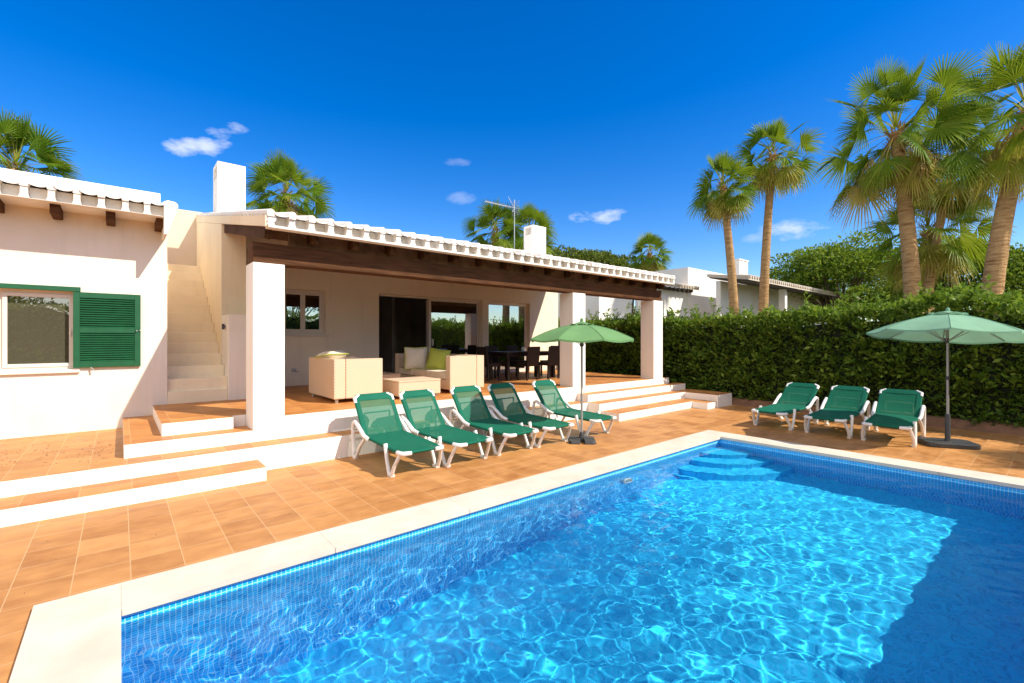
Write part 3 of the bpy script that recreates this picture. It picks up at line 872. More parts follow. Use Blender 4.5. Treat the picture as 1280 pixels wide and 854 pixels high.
parasol('parasol', 'grass green parasol on a black square base behind the terrace loungers', (6.02, 5.26, 0), .90, 1.755, 2.04, M['umb_a'], 8, (0,0), 'cross', R(18))
bpy.data.objects['parasol']['label'] = 'smaller grass green parasol with black base beside the loungers below the terrace'
parasol('parasol', 'larger sage green parasol with grey slab base standing in front of the hedge', (10.39, 1.17, 0), 1.05, 1.82, 2.20, M['umb_b'], 8, (R(1.3), R(5.8)), 'slab', R(9))

# ------------------------------------------------------------------ terrace furniture
def cushion_mesh(w, h, d, n=12):
    """plump square pillow in the xz plane"""
    mb = MB(); vs = []
    for side in (1,-1):
        for i in range(n+1):
            for j in range(n+1):
                u = i/n*2-1; v = j/n*2-1
                pin = 1 - .10*(1-abs(u))*(abs(v)**2) ; pin2 = 1 - .10*(1-abs(v))*(abs(u)**2)
                th = d*((1-u**4)*(1-v**4))**.5
                vs.append((u*w/2*pin2, side*th/2, v*h/2*pin))
    k = (n+1)*(n+1)
    for s_ in range(2):
        for i in range(n):
            for j in range(n):
                f = (s_*k+i*(n+1)+j, s_*k+(i+1)*(n+1)+j, s_*k+(i+1)*(n+1)+j+1, s_*k+i*(n+1)+j+1)
                mb.f.append(f if s_ == 0 else f[::-1]); mb.m.append(s_); mb.sm.append(True)
    mb.v = vs
    return mb
def sofa(label, x0, x1, y0, y1, face):
    """wicker loveseat, back on the side away from `face` (+1: opens to +x)"""
    t = thing('wicker_sofa', label, 'sofa', ((x0+x1)/2, (y0+y1)/2, Z4))
    hx, hy = (x1-x0)/2, (y1-y0)/2; H = .755; f = face
    bx0, bx1 = sorted((-f*hx, -f*(hx-.20)))
    mb = MB(); mb.box(bx0, bx1, -hy, hy, .07, H); obj('backrest', mb, M['wicker'], t, bevel=.02)
    ax0, ax1 = sorted((-f*(hx-.201), f*hx))
    for s in (-1,1):
        mb = MB(); mb.box(ax0, ax1, min(s*hy, s*(hy-.17)), max(s*hy, s*(hy-.17)), .07, H-.003); obj('armrest', mb, M['wicker'], t, bevel=.02)
    mb = MB(); mb.box(ax0, ax1-.02 if f > 0 else ax1, -hy+.171, hy-.171, .07, .26); obj('seat_base', mb, M['wicker'], t, bevel=.012)
    n = max(1, round((2*hy-.34)/.75)); w = (2*hy-.35)/n
    for k in range(n):
        mb = MB(); a = -hy+.175+k*w
        mb.box(ax0+.005, ax1+.01*f, a+.004, a+w-.004, .262, .42); obj('seat_cushion', mb, M['cushion'], t, bevel=.045, seg=4)
        mb = MB(); c0, c1 = sorted((-f*(hx-.205), -f*(hx-.36)))
        mb.box(c0, c1, a+.02, a+w-.02, .43, .74); obj('back_cushion', mb, M['cushion'], t, bevel=.05, seg=4)
    for sx in (-1,1):
        for sy in (-1,1):
            mb = MB(); mb.lathe([(.03,0),(.033,.072)], (sx*(hx-.07), sy*(hy-.07), 0), 10); obj('foot', mb, M['metal'], t)
    return t
sofa('wicker sofa nearest the house column, its tall back and side panels towards the pool', 2.76, 3.64, 7.92, 9.30, 1)
sofa('wicker sofa open to the left, with lime green and cream pillows at its far end', 5.06, 5.92, 7.90, 10.35, -1)
def pillow(label, loc, rot, sz=.46):
    mb = cushion_mesh(sz, sz, .16)
    o = obj('pillow', mb, [M['lime'], M['cushion']]); tag(o, label, 'pillow', 'pillows on the sofas')
    o.location = loc; o.rotation_euler = rot
    # lime piping
    pb = MB(); h = sz/2
    pb.tube([(-h,0,-h),(-h*.93,0,0),(-h,0,h),(0,0,h*.93),(h,0,h),(h*.93,0,0),(h,0,-h),(0,0,-h*.93),(-h,0,-h)], .013, 6)
    obj('piping', pb, M['lime'], o)
    return o
pillow('cream pillow with lime piping, left of two on the right sofa', (5.20, 9.55, Z4+.66), (R(-16), 0, R(-26)), .52)
o = pillow('lime green pillow beside the cream one on the right sofa', (5.45, 9.00, Z4+.64), (R(-16), R(8), R(-52)), .48)
o.data = o.data.copy(); o.data.materials[0] = M['lime']; o.data.materials[1] = M['lime']
tp = NT('lime_fading_cushion')
M['limefade'] = tp.done(tp.bsdf(tp.ramp(tp.math('ADD', tp.n('ShaderNodeSeparateXYZ').outputs[0], .5), [(0,(.4,.43,.07)),(1,(.7,.65,.4))]), .8))
sx = [n for n in tp.t.nodes if n.type == 'SEPXYZ'][0]; tp.l(tp.objc((3,1,1)), sx.inputs[0])
o.data.materials[0] = M['limefade']
o2 = pillow('cream and lime pillow lying flat on the back of the sofa nearest the column', (2.97, 8.62, Z4+.80), (R(82), 0, R(20)), .42)
o2.data.materials[0] = M['cushion']
def wicker_table(name, label, x0, x1, y0, y1, h, group):
    t = thing(name, label, 'coffee table', ((x0+x1)/2, (y0+y1)/2, Z4), 0, group)
    hx, hy = (x1-x0)/2, (y1-y0)/2
    mb = MB(); mb.box(-hx, hx, -hy, hy, .055, h-.021); obj('body', mb, M['wicker'], t, bevel=.015)
    mb = MB(); mb.box(-hx-.006, hx+.006, -hy-.006, hy+.006, h-.02, h+.012); obj('top', mb, M['wicker'], t, bevel=.012)
    for sx in (-1,1):
        for sy in (-1,1):
            mb = MB(); mb.lathe([(.028,0),(.03,.056)], (sx*(hx-.07), sy*(hy-.07), 0), 10); obj('foot', mb, M['metal'], t)
    return t
wicker_table('coffee_table', 'low wicker coffee table between the two wicker sofas, nearest the loungers', 3.84, 4.72, 7.70, 8.40, .325, 'low wicker tables')
wicker_table('coffee_table', 'low wicker footstool block behind the coffee table, in front of the open door', 3.80, 4.66, 9.25, 10.2, .33, 'low wicker tables')

# dining set
dt = thing('dining_table', 'long dark dining table by the glazed door at the end of the porch', 'table', (8.72, 9.82, Z4))
mb = MB(); mb.box(-.95, .95, -.45, .45, .715, .755); obj('tabletop', mb, M['dark_top'], dt, bevel=.006)
mb = MB(); mb.box(-.85, .85, -.36, .36, .63, .714); obj('apron', mb, M['dark_wicker'], dt)
for sx in (-1,1):
    for sy in (-1,1):
        mb = MB(); mb.box(sx*.86-.04, sx*.86+.04, sy*.37-.04, sy*.37+.04, 0, .713); obj('leg', mb, M['dark_top'], dt, bevel=.004)
GC = 'dark wicker chairs round the dining table'
def make_chair(label):
    """faces +y"""
    t = thing('dining_chair', label, 'chair', group=GC)
    mb = MB(); mb.box(-.225, .225, -.2, .24, .37, .46); obj('seat', mb, M['dark_wicker'], t, bevel=.015)
    mb = MB(); mb.prism([(-.2,.40),(-.15,.40),(-.215,.90),(-.262,.90)], -.225, .225, 'x'); obj('backrest', mb, M['dark_wicker'], t, bevel=.015)
    for sx in (-1,1):
        for y in (-.17, .2):
            mb = MB(); mb.box(sx*.195-.022, sx*.195+.022, y-.022, y+.022, 0, .372); obj('leg', mb, M['dark_top'], t, bevel=.003)
    return t
C = [(8.43, 9.28, .04, 'dark wicker chair on the pool side of the dining table, nearer the sofa'),
     (9.16, 9.20, -.03, 'dark wicker chair on the pool side of the dining table, beside the porch column'),
     (7.48, 9.78, -PI/2, 'dark wicker chair at the sofa end of the dining table, seen from its side'),
     (8.30, 10.50, PI, 'dark wicker chair behind the table by the glazed door, nearer the sofa'),
     (9.10, 10.50, PI, 'dark wicker chair behind the table by the glazed door, nearer the column'),
     (9.92, 9.90, PI/2, 'dark wicker chair at the column end of the dining table')]
c0 = make_chair(C[0][3]); c0.location = (C[0][0], C[0][1], Z4); c0.rotation_euler = (0,0,C[0][2])
for x, y, rz, lb in C[1:]: dup(c0, (x, y, Z4), rz, lb, GC)
vs_ = thing('flower_vase', 'small white vase with green sprigs on the dining table', 'vase', (8.75, 9.85, Z4+.757))
mb = MB(); mb.lathe([(.035,0),(.055,.04),(.05,.08),(.03,.11),(.036,.125)], (0,0,0), 14); obj('vase', mb, M['vase'], vs_)
mb = MB()
for k in range(40):
    a = random.uniform(0,6.3); e = random.uniform(.4,1.5); d = Vector((math.cos(a)*math.cos(e), math.sin(a)*math.cos(e), math.sin(e)))*random.uniform(.05,.13)
    p = Vector((0,0,.11)) + d; s_ = d.cross(Vector((0,0,1))).normalized()*.012
    mb.add([p-d*.3, p+s_, p+d*.25, p-s_], [(0,1,2,3)])
obj('sprigs', mb, M['shoot'], vs_)
# dim interior table seen through the open door
it = thing('indoor_table', 'brown wooden table standing in the dim room behind the open door', 'table', (5.55, 14.6, Z4))
mb = MB(); mb.box(-.55,.55,-.4,.4,.71,.75); obj('tabletop', mb, M['wood_mid'], it)
for sx in (-1,1):
    for sy in (-1,1):
        mb = MB(); mb.box(sx*.48-.03,sx*.48+.03,sy*.33-.03,sy*.33+.03,0,.709); obj('leg', mb, M['wood_mid'], it)
pf = thing('picture_frame', 'dark framed panel hanging on the wall inside the open door', 'picture', (6.55, 16.39, 2.2))
mb = MB(); rect_frame(mb, -.3, .3, -.45, .45, -.03, -.002, .04); obj('frame', mb, M['dark_top'], pf)
mb = MB(); mb.box(-.26,.26,-.02,-.004,-.41,.41); obj('panel', mb, M['win_dark'], pf)

# ------------------------------------------------------------------ pool light ring
pl = thing('pool_light', 'round white ringed lamp fitting set in the long pool wall under water', 'pool light', (5.35, PY1-.002, -.50))
mb = MB(); mb.tube([(.085*math.cos(a),-.016,.085*math.sin(a)) for a in np.linspace(0,2*PI,25)], .017, 8); obj('ring', mb, M['plastic'], pl)
mb = MB(); mb.lathe([(.075,0),(.07,.012),(.03,.022)], (0,0,0), 20); mb.xform(Matrix.Rotation(PI/2,4,'X')); obj('lens', mb, M['vase'], pl)
for c_ in pl.children: c_.cycles.is_caustics_receiver = True

# ------------------------------------------------------------------ planting
def leaf_quads(P, D, size, rg, asp=.42, fold=.25):
    """P: positions, D: unit directions, size: lengths -> verts, faces of kite leaves"""
    n = len(P)
    rnd = rg.normal(size=(n,3)); side = np.cross(D, rnd); side /= np.linalg.norm(side, axis=1)[:,None]+1e-9
    nor = np.cross(side, D)
    L = size[:,None]; Wd = L*asp*.5
    b = P; tip = P + D*L; mid = P + D*L*.5
    l_ = mid + side*Wd + nor*Wd*fold; r_ = mid - side*Wd + nor*Wd*fold
    V = np.stack([b, l_, tip, r_], 1).reshape(-1,3)
    i = np.arange(n)*4
    F = np.stack([i, i+1, i+2, i+3], 1)
    return V, F
def mesh_np(name, V, F, mats, mi=None, parent=None, loc=None):
    me = bpy.data.meshes.new(name)
    nv, nf = len(V), len(F); k = F.shape[1]
    me.vertices.add(nv); me.vertices.foreach_set('co', np.ascontiguousarray(V, dtype=np.float32).ravel())
    me.loops.add(nf*k); me.loops.foreach_set('vertex_index', np.ascontiguousarray(F, dtype=np.int32).ravel())
    me.polygons.add(nf); me.polygons.foreach_set('loop_start', np.arange(0, nf*k, k, dtype=np.int32))
    for m in mats: me.materials.append(m)
    if mi is not None: me.polygons.foreach_set('material_index', np.ascontiguousarray(mi, dtype=np.int32))
    me.update(calc_edges=True); me.validate()
    o = bpy.data.objects.new(name, me); COL.objects.link(o)
    if parent is not None: o.parent = parent
    if loc is not None: o.location = loc
    return o
def unit(a): return a/(np.linalg.norm(a, axis=1)[:,None]+1e-9)
def fbm(x, y, seed, f=1.0):
    r_ = np.random.default_rng(seed); out = 0*x
    for k in range(7):
        fr = f*(1.6**k)*.7; a, b, c_ = r_.uniform(0,6.28,3)
        out = out + np.sin(x*fr*math.cos(a)+y*fr*math.sin(a)+b)/(1.35**k)
    return out/2.6

def hedge(label, a0, a1, front, depth, top, axis, seed, dens=1.0, group=None):
    """axis 'y': runs along y with its face towards -x; axis 'x': runs along x with its face towards +y"""
    rg = np.random.default_rng(seed); Ln = a1-a0
    Vs=[]; Fs=[]; Ms=[]; off=0
    def put(P, D, S, m, asp=.45):
        nonlocal off
        V, F = leaf_quads(P, D, S, rg, asp); Vs.append(V); Fs.append(F+off); Ms.append(np.full(len(F), m)); off += len(V)
    # along (u), out of face (w, 0 at the face, + into the hedge), height (z)
    n = int(Ln*2.7*680*dens)
    u = rg.uniform(a0, a1, n); z = rg.uniform(.05, 1, n)*np.vectorize(top)(u)
    bulge = fbm(u, z*1.3, seed, 2.2)*.22 + fbm(u*3, z*3, seed+1, 2.2)*.09
    w = bulge + rg.exponential(.09, n)
    d = np.stack([-np.abs(rg.normal(.55,.4,n)), rg.normal(0,.6,n), rg.normal(.25,.5,n)], 1)
    put(np.stack([w,u,z],1), unit(d), rg.uniform(.075,.155,n), 0)
    n = int(Ln*depth*520*dens)
    u = rg.uniform(a0, a1, n); w = rg.uniform(-.05, depth, n)
    tz = np.vectorize(top)(u) + fbm(u*1.2, w*1.2, seed+2, 2.0)*.26
    z = tz - rg.exponential(.07, n)
    d = np.stack([rg.normal(-.1,.5,n), rg.normal(0,.5,n), np.abs(rg.normal(.6,.4,n))], 1)
    put(np.stack([w,u,z],1), unit(d), rg.uniform(.085,.18,n), 1)
    # upright shoots along the crest and sprays on the face
    for k in range(int(Ln*26*dens)):
        uu = rg.uniform(a0, a1); ww = rg.uniform(-.12, depth); hh = abs(rg.normal(.12,.18))+.03
        base = np.array([ww, uu, top(uu)-.04]); dr = np.array([rg.normal(0,.2), rg.normal(0,.2), 1.0]); m_ = int(8+hh*34)
        tt = rg.uniform(0,1,m_)[:,None]
        P = base + dr*hh*tt*1.15
        D = unit(np.stack([rg.normal(0,.7,m_), rg.normal(0,.7,m_), rg.normal(.7,.3,m_)],1))
        put(P, D, rg.uniform(.075,.15,m_), 1, .38)
    for k in range(int(Ln*22*dens)):
        uu = rg.uniform(a0, a1); zz = rg.uniform(.3,1.0)*top(uu); m_ = 14
        ww = float(fbm(np.array([uu]), np.array([zz*1.3]), seed, 2.2)[0])*.16-.02
        P = np.array([ww,uu,zz]) + rg.normal(0,.05,(m_,3))
        D = unit(np.stack([rg.normal(-.8,.4,m_), rg.normal(0,.6,m_), rg.normal(.5,.5,m_)],1))
        put(P, D, rg.uniform(.10,.2,m_), 1 if rg.random() < .5 else 0, .42)
    V = np.concatenate(Vs); F = np.concatenate(Fs); mi = np.concatenate(Ms)
    # solid dark backing in twig colour, added to block light behind the leaves
    st = np.linspace(a0+.05, a1-.05, int(Ln*2)+2); cv=[]; cf=[]
    for uu in st:
        for ww, zz in ((.24,.02),(.24,top(uu)-.22),(depth-.1,top(uu)-.22),(depth-.1,.02)): cv.append((ww,uu,zz))
    for i in range(len(st)-1):
        for j in range(3): cf.append((i*4+j, i*4+j+1, i*4+4+j+1, i*4+4+j))
    cf += [(0,3,2,1), tuple(len(cv)-4+j for j in range(4))]
    nb = len(V); V = np.concatenate([V, np.array(cv)]); F = np.concatenate([F, np.array(cf)+nb]); mi = np.concatenate([mi, np.full(len(cf), 2)])
    if axis == 'y': W3 = np.stack([V[:,0]+front, V[:,1], V[:,2]],1)
    else: W3 = np.stack([V[:,1], front-V[:,0], V[:,2]],1)
    c_ = np.array([W3[:,0].mean(), W3[:,1].mean(), 0]); W3 = W3 - c_
    o = mesh_np('hedge', W3, F, [M['hedge'], M['shoot'], M['core']], mi, loc=tuple(c_))
    return tag(o, label, 'hedge', group)
def top_e(u): return 2.30 + .05*math.sin(u*.9) + .24*math.exp(-((u-1.5)/.9)**2) - .16/(1+math.exp((u-.6)*2.2)) + .05*math.sin(u*2.3)
hedge('tall dense dark green hedge behind the loungers along the end of the pool deck', -4.9, 18.5, 12.72, 1.5, top_e, 'y', 21, 1.0)
hedge('tall green hedge seen only as a reflection in the sliding glass doors', -13, 12.6, -5.7, 1.3, lambda u: 3.3+.35*math.sin(u*.7)+.3*math.sin(u*1.9), 'x', 22, .35)

def palm(label, x, y, zc, r0=.3, lean=(0,0), nfr=46, fan=.82, pet=.95, seed=0, seg=30, z0=-.02, group='fan palms', skirt=True, brown=.0, base=None):
    rg = random.Random(seed)
    t = thing('fan_palm', label, 'palm tree', (x, y, 0), 0, group)
    top = Vector((lean[0], lean[1], zc)); b0 = Vector((base[0]-x, base[1]-y, z0)) if base else Vector((0,0,z0))
    # trunk
    mb = MB(); pts=[]; rr=[]
    n = 26
    for i in range(n+1):
        u = i/n; p = b0.lerp(top, u); bend = math.sin(u*PI)*.12
        pts.append((p.x - lean[0]*.18*math.sin(u*PI), p.y - lean[1]*.18*math.sin(u*PI), p.z))
        rr.append(r0*(1.18-.42*u + .55*math.exp(-u*9)*.5)*(1+rg.uniform(-.025,.025)))
    mb.tube(pts, rr, 14); obj('trunk', mb, M['trunk'], t)
    # old leaf bases just below the crown
    mb = MB()
    for k in range(60):
        a = rg.uniform(0,6.28); h = rg.uniform(-.75,.15); rad = r0*.78
        p = top + Vector((math.cos(a)*rad, math.sin(a)*rad, h)); d = Vector((math.cos(a)*.7, math.sin(a)*.7, .7))*rg.uniform(.14,.28)
        s_ = Vector((-math.sin(a), math.cos(a), 0))*.045
        mb.add([p-s_, p+s_, p+d+s_*.3, p+d-s_*.3], [(0,1,2,3)])
    obj('leaf_bases', mb, M['trunk'], t)
    V=[]; F=[]; A=[]
    def tri(a, b, c_, g):
        o = len(V); V.extend([a,b,c_,c_]); F.append((o,o+1,o+2)); A.extend([g]*3)
    V=[]; F=[]
    for k in range(nfr):
        u = (k+.5)/nfr
        az = k*2.39996 + rg.uniform(-.25,.25)
        el = R(87 - 150*u**1.15 + rg.uniform(-9,9))
        age = max(0, min(1, .14 + .20*rg.random() + (.55*(u-.72)/.28 if u > .72 else 0) + brown))
        L = pet*(.72+.30*min(1,u*1.9))*rg.uniform(.58,1.14)
        d = Vector((math.cos(az)*math.cos(el), math.sin(az)*math.cos(el), math.sin(el)))
        p0 = top + Vector((0,0,.25-.45*u)) + Vector((d.x,d.y,0))*r0*.5
        dr = Vector((0,0,-1))
        # petiole bows under the weight of the blade
        pts = [p0]; dd = d.copy()
        for s_ in range(4):
            dd = (dd + dr*(.06+.10*math.cos(el))).normalized(); pts.append(pts[-1]+dd*L/4)
        sd = dd.cross(Vector((0,0,1)));
        if sd.length < .05: sd = Vector((-math.sin(az), math.cos(az), 0))
        sd.normalize()
        for i in range(4):
            o = len(V); w0 = .022*(1-.12*i); V.extend([pts[i]-sd*w0, pts[i]+sd*w0, pts[i+1]+sd*w0*.88, pts[i+1]-sd*w0*.88]); F.append((o,o+1,o+2,o+3)); A.extend([min(1,age+.32)]*4)
        up = sd.cross(dd).normalized(); up = up if up.z > 0 else -up
        fr = fan*rg.uniform(.85,1.1)*(.8 if u < .12 else 1)
        hub = pts[-1]; spread = R(rg.uniform(86,108) if u > .1 else 62)
        droop = .05+.48*u
        roll = rg.uniform(-1.15,1.15)
        sd2 = sd*math.cos(roll)+up*math.sin(roll); up2 = up*math.cos(roll)-sd*math.sin(roll)
        dphi = 2*spread/seg
        vfold = rg.uniform(.05,.28) if u < .6 else rg.uniform(-.25,.1)
        hang = droop*rg.uniform(.75,1.25)
        for j in range(seg):
            if rg.random() < .03 + .12*max(0, u-.6): continue
            ph = -spread + (j+.5)*dphi
            q_ = abs(ph)/spread
            ln = fr*(1-.26*q_**2)*rg.uniform(.9,1.07)
            hj = hang*rg.uniform(.6,1.4)
            def at(f_, r_):
                p = hub + (dd*math.cos(f_)+sd2*math.sin(f_))*r_ + up2*(vfold*abs(math.sin(f_))*r_)
                w_ = max(0, r_/ln-.36)/.64
                return p + dr*(hj*ln*.62*w_**1.7 + droop*.10*r_) - (dd*math.cos(f_)+sd2*math.sin(f_))*(hj*ln*.16*w_**2)
            pl_ = up2*.014*(1 if j % 2 else -1)
            e0 = at(ph-dphi*.5, ln*.40)+pl_; e1 = at(ph+dphi*.5, ln*.40)-pl_
            c0_ = at(ph-dphi*.24, ln*.68); c1_ = at(ph+dphi*.24, ln*.70)
            d0_ = at(ph-dphi*.11, ln*.88); d1_ = at(ph+dphi*.11, ln*.88)
            tip = at(ph+rg.uniform(-.02,.02), ln*rg.uniform(.98,1.08))
            o = len(V)
            V.extend([hub, e0, e1, c0_, c1_, d0_, d1_, tip])
            ta = min(1, age + (.08 if rg.random() < .72 else .32)); yc = age - .05
            A.extend([yc+.10, age, age, age+.02, age+.02, (age+ta)/2, (age+ta)/2, ta])
            F.append((o,o+1,o+2)); F.append((o+1,o+3,o+4,o+2)); F.append((o+3,o+5,o+6,o+4)); F.append((o+5,o+7,o+6))
    me = bpy.data.meshes.new('crown'); me.from_pydata([tuple(v) for v in V], [], F)
    at = me.attributes.new('age', 'FLOAT', 'POINT'); at.data.foreach_set('value', A)
    me.materials.append(M['palm'])
    oc = bpy.data.objects.new('crown', me); COL.objects.link(oc); oc.parent = t
    if skirt:
        V=[]; F=[]; A=[]
        for k in range(int(nfr*.42)):
            az = rg.uniform(0,6.28); L = rg.uniform(.35,.8)*pet
            p0 = top + Vector((math.cos(az)*r0*.8, math.sin(az)*r0*.8, rg.uniform(-.55,-.1)))
            hub = p0 + Vector((math.cos(az)*L*.75, math.sin(az)*L*.75, -L*.62))
            sd = Vector((-math.sin(az), math.cos(az), 0)); age = rg.uniform(.45,.95)
            o = len(V); V.extend([p0-sd*.015,p0+sd*.015,hub+sd*.012,hub-sd*.012]); F.append((o,o+1,o+2,o+3)); A.extend([age]*4)
            for j in range(14):
                f_ = (j-6.5)/6.5; ln = fan*rg.uniform(.6,1.0)
                e = hub + Vector((math.cos(az)*.10, math.sin(az)*.10, -ln*.45)) + sd*f_*.26 + Vector((rg.uniform(-.04,.04), rg.uniform(-.04,.04), 0))
                tp_ = hub + Vector((math.cos(az)*.02, math.sin(az)*.02, -ln)) + sd*f_*.34 + Vector((rg.uniform(-.08,.08), rg.uniform(-.08,.08), 0))
                o = len(V); V.extend([hub, e-sd*.022, tp_, e+sd*.022]); F.append((o,o+1,o+2,o+3)); A.extend([age]*3+[min(1,age+.15)])
        me = bpy.data.meshes.new('dry_skirt'); me.from_pydata([tuple(v) for v in V], [], F)
        at = me.attributes.new('age', 'FLOAT', 'POINT'); at.data.foreach_set('value', A)
        me.materials.append(M['palm']); os_ = bpy.data.objects.new('dry_skirt', me); COL.objects.link(os_); os_.parent = t
    return t

# camera frame helpers used only to place far things where they really stand (distance given per thing)
T_ = R(49.72); FW = Vector((math.cos(T_), math.sin(T_))); RT = Vector((math.sin(T_), -math.cos(T_)))
def stand(u, v, d):
    """point seen at photo pixel (u, v) at depth d"""
    p = FW*d + RT*((u-640)/578*d); return p.x, p.y, 1.75+(424-v)/578*d
def palm_at(label, ub, d, uc, vc, r0, **kw):
    bx, by, _ = stand(ub, 424, d); cx, cy, cz = stand(uc, vc, d)
    return palm(label, bx, by, cz, r0, (cx-bx, cy-by), **kw)
palm_at('tall fan palm with a thick straight trunk rising from the hedge above the sage parasol', 1147, 14.0, 1120, 166, .21, nfr=50, fan=1.02, pet=1.4, seed=3, seg=36)
palm_at('fan palm at the right edge of the picture with its trunk leaning right', 1228, 12.8, 1284, 140, .225, nfr=50, fan=1.02, pet=1.4, seed=8, seg=36)
palm_at('fan palm half hidden behind the tall straight palm, its crown filling the gap right', 1150, 17.5, 1194, 196, .15, nfr=44, fan=1.05, pet=1.4, seed=5, seg=28)
palm_at('lower yellowing fan palm behind the tall straight trunk, its crown just above the hedge', 1158, 18.0, 1160, 288, .22, nfr=46, fan=1.05, pet=1.25, seed=6, seg=28, brown=.06)
palm_at('slender shorter fan palm, left of the pair behind the hedge', 921, 22, 903, 232, .2, nfr=48, fan=.9, pet=.95, seed=12, seg=26)
palm_at('slender taller fan palm, right of the pair behind the hedge', 952, 22.5, 966, 194, .205, nfr=50, fan=1.0, pet=1.1, seed=14, seg=26)
palm_at('fan palm crown showing over the porch roof right of the left chimney', 358, 20, 358, 243, .22, nfr=64, fan=.95, pet=1.05, seed=15, seg=26)
palm_at('fan palm crown showing above the left wing parapet at the picture edge', 22, 15, 20, 212, .22, nfr=64, fan=.95, pet=1.05, seed=16, seg=28)
palm_at('fan palm crown left of the aerial, behind the porch roof', 619, 25, 619, 291, .2, nfr=54, fan=.98, pet=1.0, seed=17, seg=24)
palm_at('fan palm crown right of the aerial, behind the right chimney', 662, 26, 662, 290, .2, nfr=54, fan=.98, pet=1.0, seed=18, seg=24)
palm_at('small distant fan palm over the far end of the porch roof', 813, 36, 812, 316, .22, nfr=50, fan=1.0, pet=1.0, seed=19, seg=22)
palm('fan palm just outside the picture whose fronds shade the right corner of the deck', 13.3, -6.3, 5.3, .26, nfr=46, fan=.95, pet=1.05, seed=20, seg=26)

def tree(name, label, x, y, h, rad, mat, seed, nb=26, per=330, leaf=(.10,.2), flat=.75, trunk_h=.45, group=None, z0=0):
    rg = np.random.default_rng(seed); pr = random.Random(seed)
    t = thing(name, label, 'tree', (x, y, 0), 0, group)
    hub = Vector((0,0,h*trunk_h)); blobs=[]
    for k in range(nb):
        a = pr.uniform(0,6.28); e = pr.uniform(-.25,1)**1; e = math.asin(max(-1,min(1,e))); q = pr.uniform(.62,1)
        cz = h*trunk_h + (h*(1-trunk_h))*.45
        c_ = Vector((math.cos(a)*math.cos(e)*rad*q*.8, math.sin(a)*math.cos(e)*rad*q*.8, cz + math.sin(e)*(h-cz)*q*.82))
        blobs.append((c_, rad*pr.uniform(.24,.42)))
    mb = MB(); mb.tube([(0,0,-.03),(0,0,h*trunk_h*.5),(0,0,h*trunk_h)], [rad*.085,rad*.07,rad*.055], 10)
    for c_, r_ in blobs[::2]:
        mb.tube([(0,0,h*trunk_h*pr.uniform(.6,1)), c_*.5+Vector((0,0,h*.18)), c_], [rad*.035,rad*.02,.02], 6)
    obj('trunk', mb, M['bark'], t)
    Vs=[]; Fs=[]; off=0
    for c_, r_ in blobs:
        n = per
        d = unit(rg.normal(size=(n,3))); d[:,2] = np.where(d[:,2] < -.35, -d[:,2], d[:,2])
        rr = r_*(1 - np.abs(rg.normal(0,.16,n)))*(1+.16*np.sin(d[:,0]*5+seed)*np.sin(d[:,1]*5+1))
        P = np.array(c_) + d*rr[:,None]*np.array([1,1,flat])
        D = unit(d + rg.normal(0,.55,(n,3)))
        V, F = leaf_quads(P, D, rg.uniform(leaf[0], leaf[1], n), rg, .55, .2); Vs.append(V); Fs.append(F+off); off += len(V)
    mesh_np('crown', np.concatenate(Vs), np.concatenate(Fs), [mat], None, t)
    return t
def tree_at(name, label, u, vtop, d, rad, mat, seed, **kw):
    x, y, z = stand(u, vtop, d); return tree(name, label, x, y, z, rad, mat, seed, **kw)
tree_at('broadleaf_tree', 'large rounded broadleaf tree behind the neighbour house, left of the tall palm', 1050, 303, 33, 4.9, M['tree_a'], 31, nb=46, per=520, leaf=(.14,.28), trunk_h=.3)
tree_at('broadleaf_tree', 'dark broadleaf tree seen between the two thick palm trunks', 1195, 298, 24, 3.0, M['tree_a'], 32, nb=34, per=480, leaf=(.10,.2), trunk_h=.25)
tree_at('broadleaf_tree', 'dark broadleaf tree behind the leaning palm at the right edge', 1272, 305, 21, 3.0, M['tree_a'], 33, nb=34, per=480, leaf=(.10,.2), trunk_h=.2)
tree_at('broadleaf_tree', 'low dark tree filling the gap below the tall palm crown', 1120, 330, 27, 2.6, M['tree_a'], 37, nb=30, per=420, leaf=(.12,.22), trunk_h=.2)
tree_at('pine_tree', 'olive green pine right of the right chimney, over the porch roof', 712, 306, 48, 3.6, M['tree_b'], 34, nb=30, per=330, leaf=(.2,.36), trunk_h=.4, flat=.6)
tree_at('pine_tree', 'olive green pine in the middle of the far tree line over the porch roof', 752, 309, 50, 3.6, M['tree_b'], 35, nb=30, per=330, leaf=(.2,.36), trunk_h=.4, flat=.6)
tree_at('pine_tree', 'olive green pine beside the small distant palm', 790, 322, 52, 3.4, M['tree_b'], 36, nb=28, per=330, leaf=(.2,.36), trunk_h=.4, flat=.6)
tree_at('pine_tree', 'small green treetop between the neighbour chimney and the slender palm', 975, 334, 44, 2.4, M['tree_b'], 38, nb=20, per=300, leaf=(.18,.3), trunk_h=.4)
for k, (xx, yy, hh, lb) in enumerate(((1, -11, 5.6, 'broad tree beyond the rear hedge, mirrored in the sliding door'), (9, -10.5, 6.2, 'tall tree beyond the rear hedge, mirrored in the glazed door'), (-6, -11, 5.2, 'broad tree beyond the rear hedge, mirrored in the left window'))):
    tree('broadleaf_tree', lb, xx, yy, hh, 2.6, M['tree_a'], 50+k, nb=22, per=220, leaf=(.16,.3), trunk_h=.25)

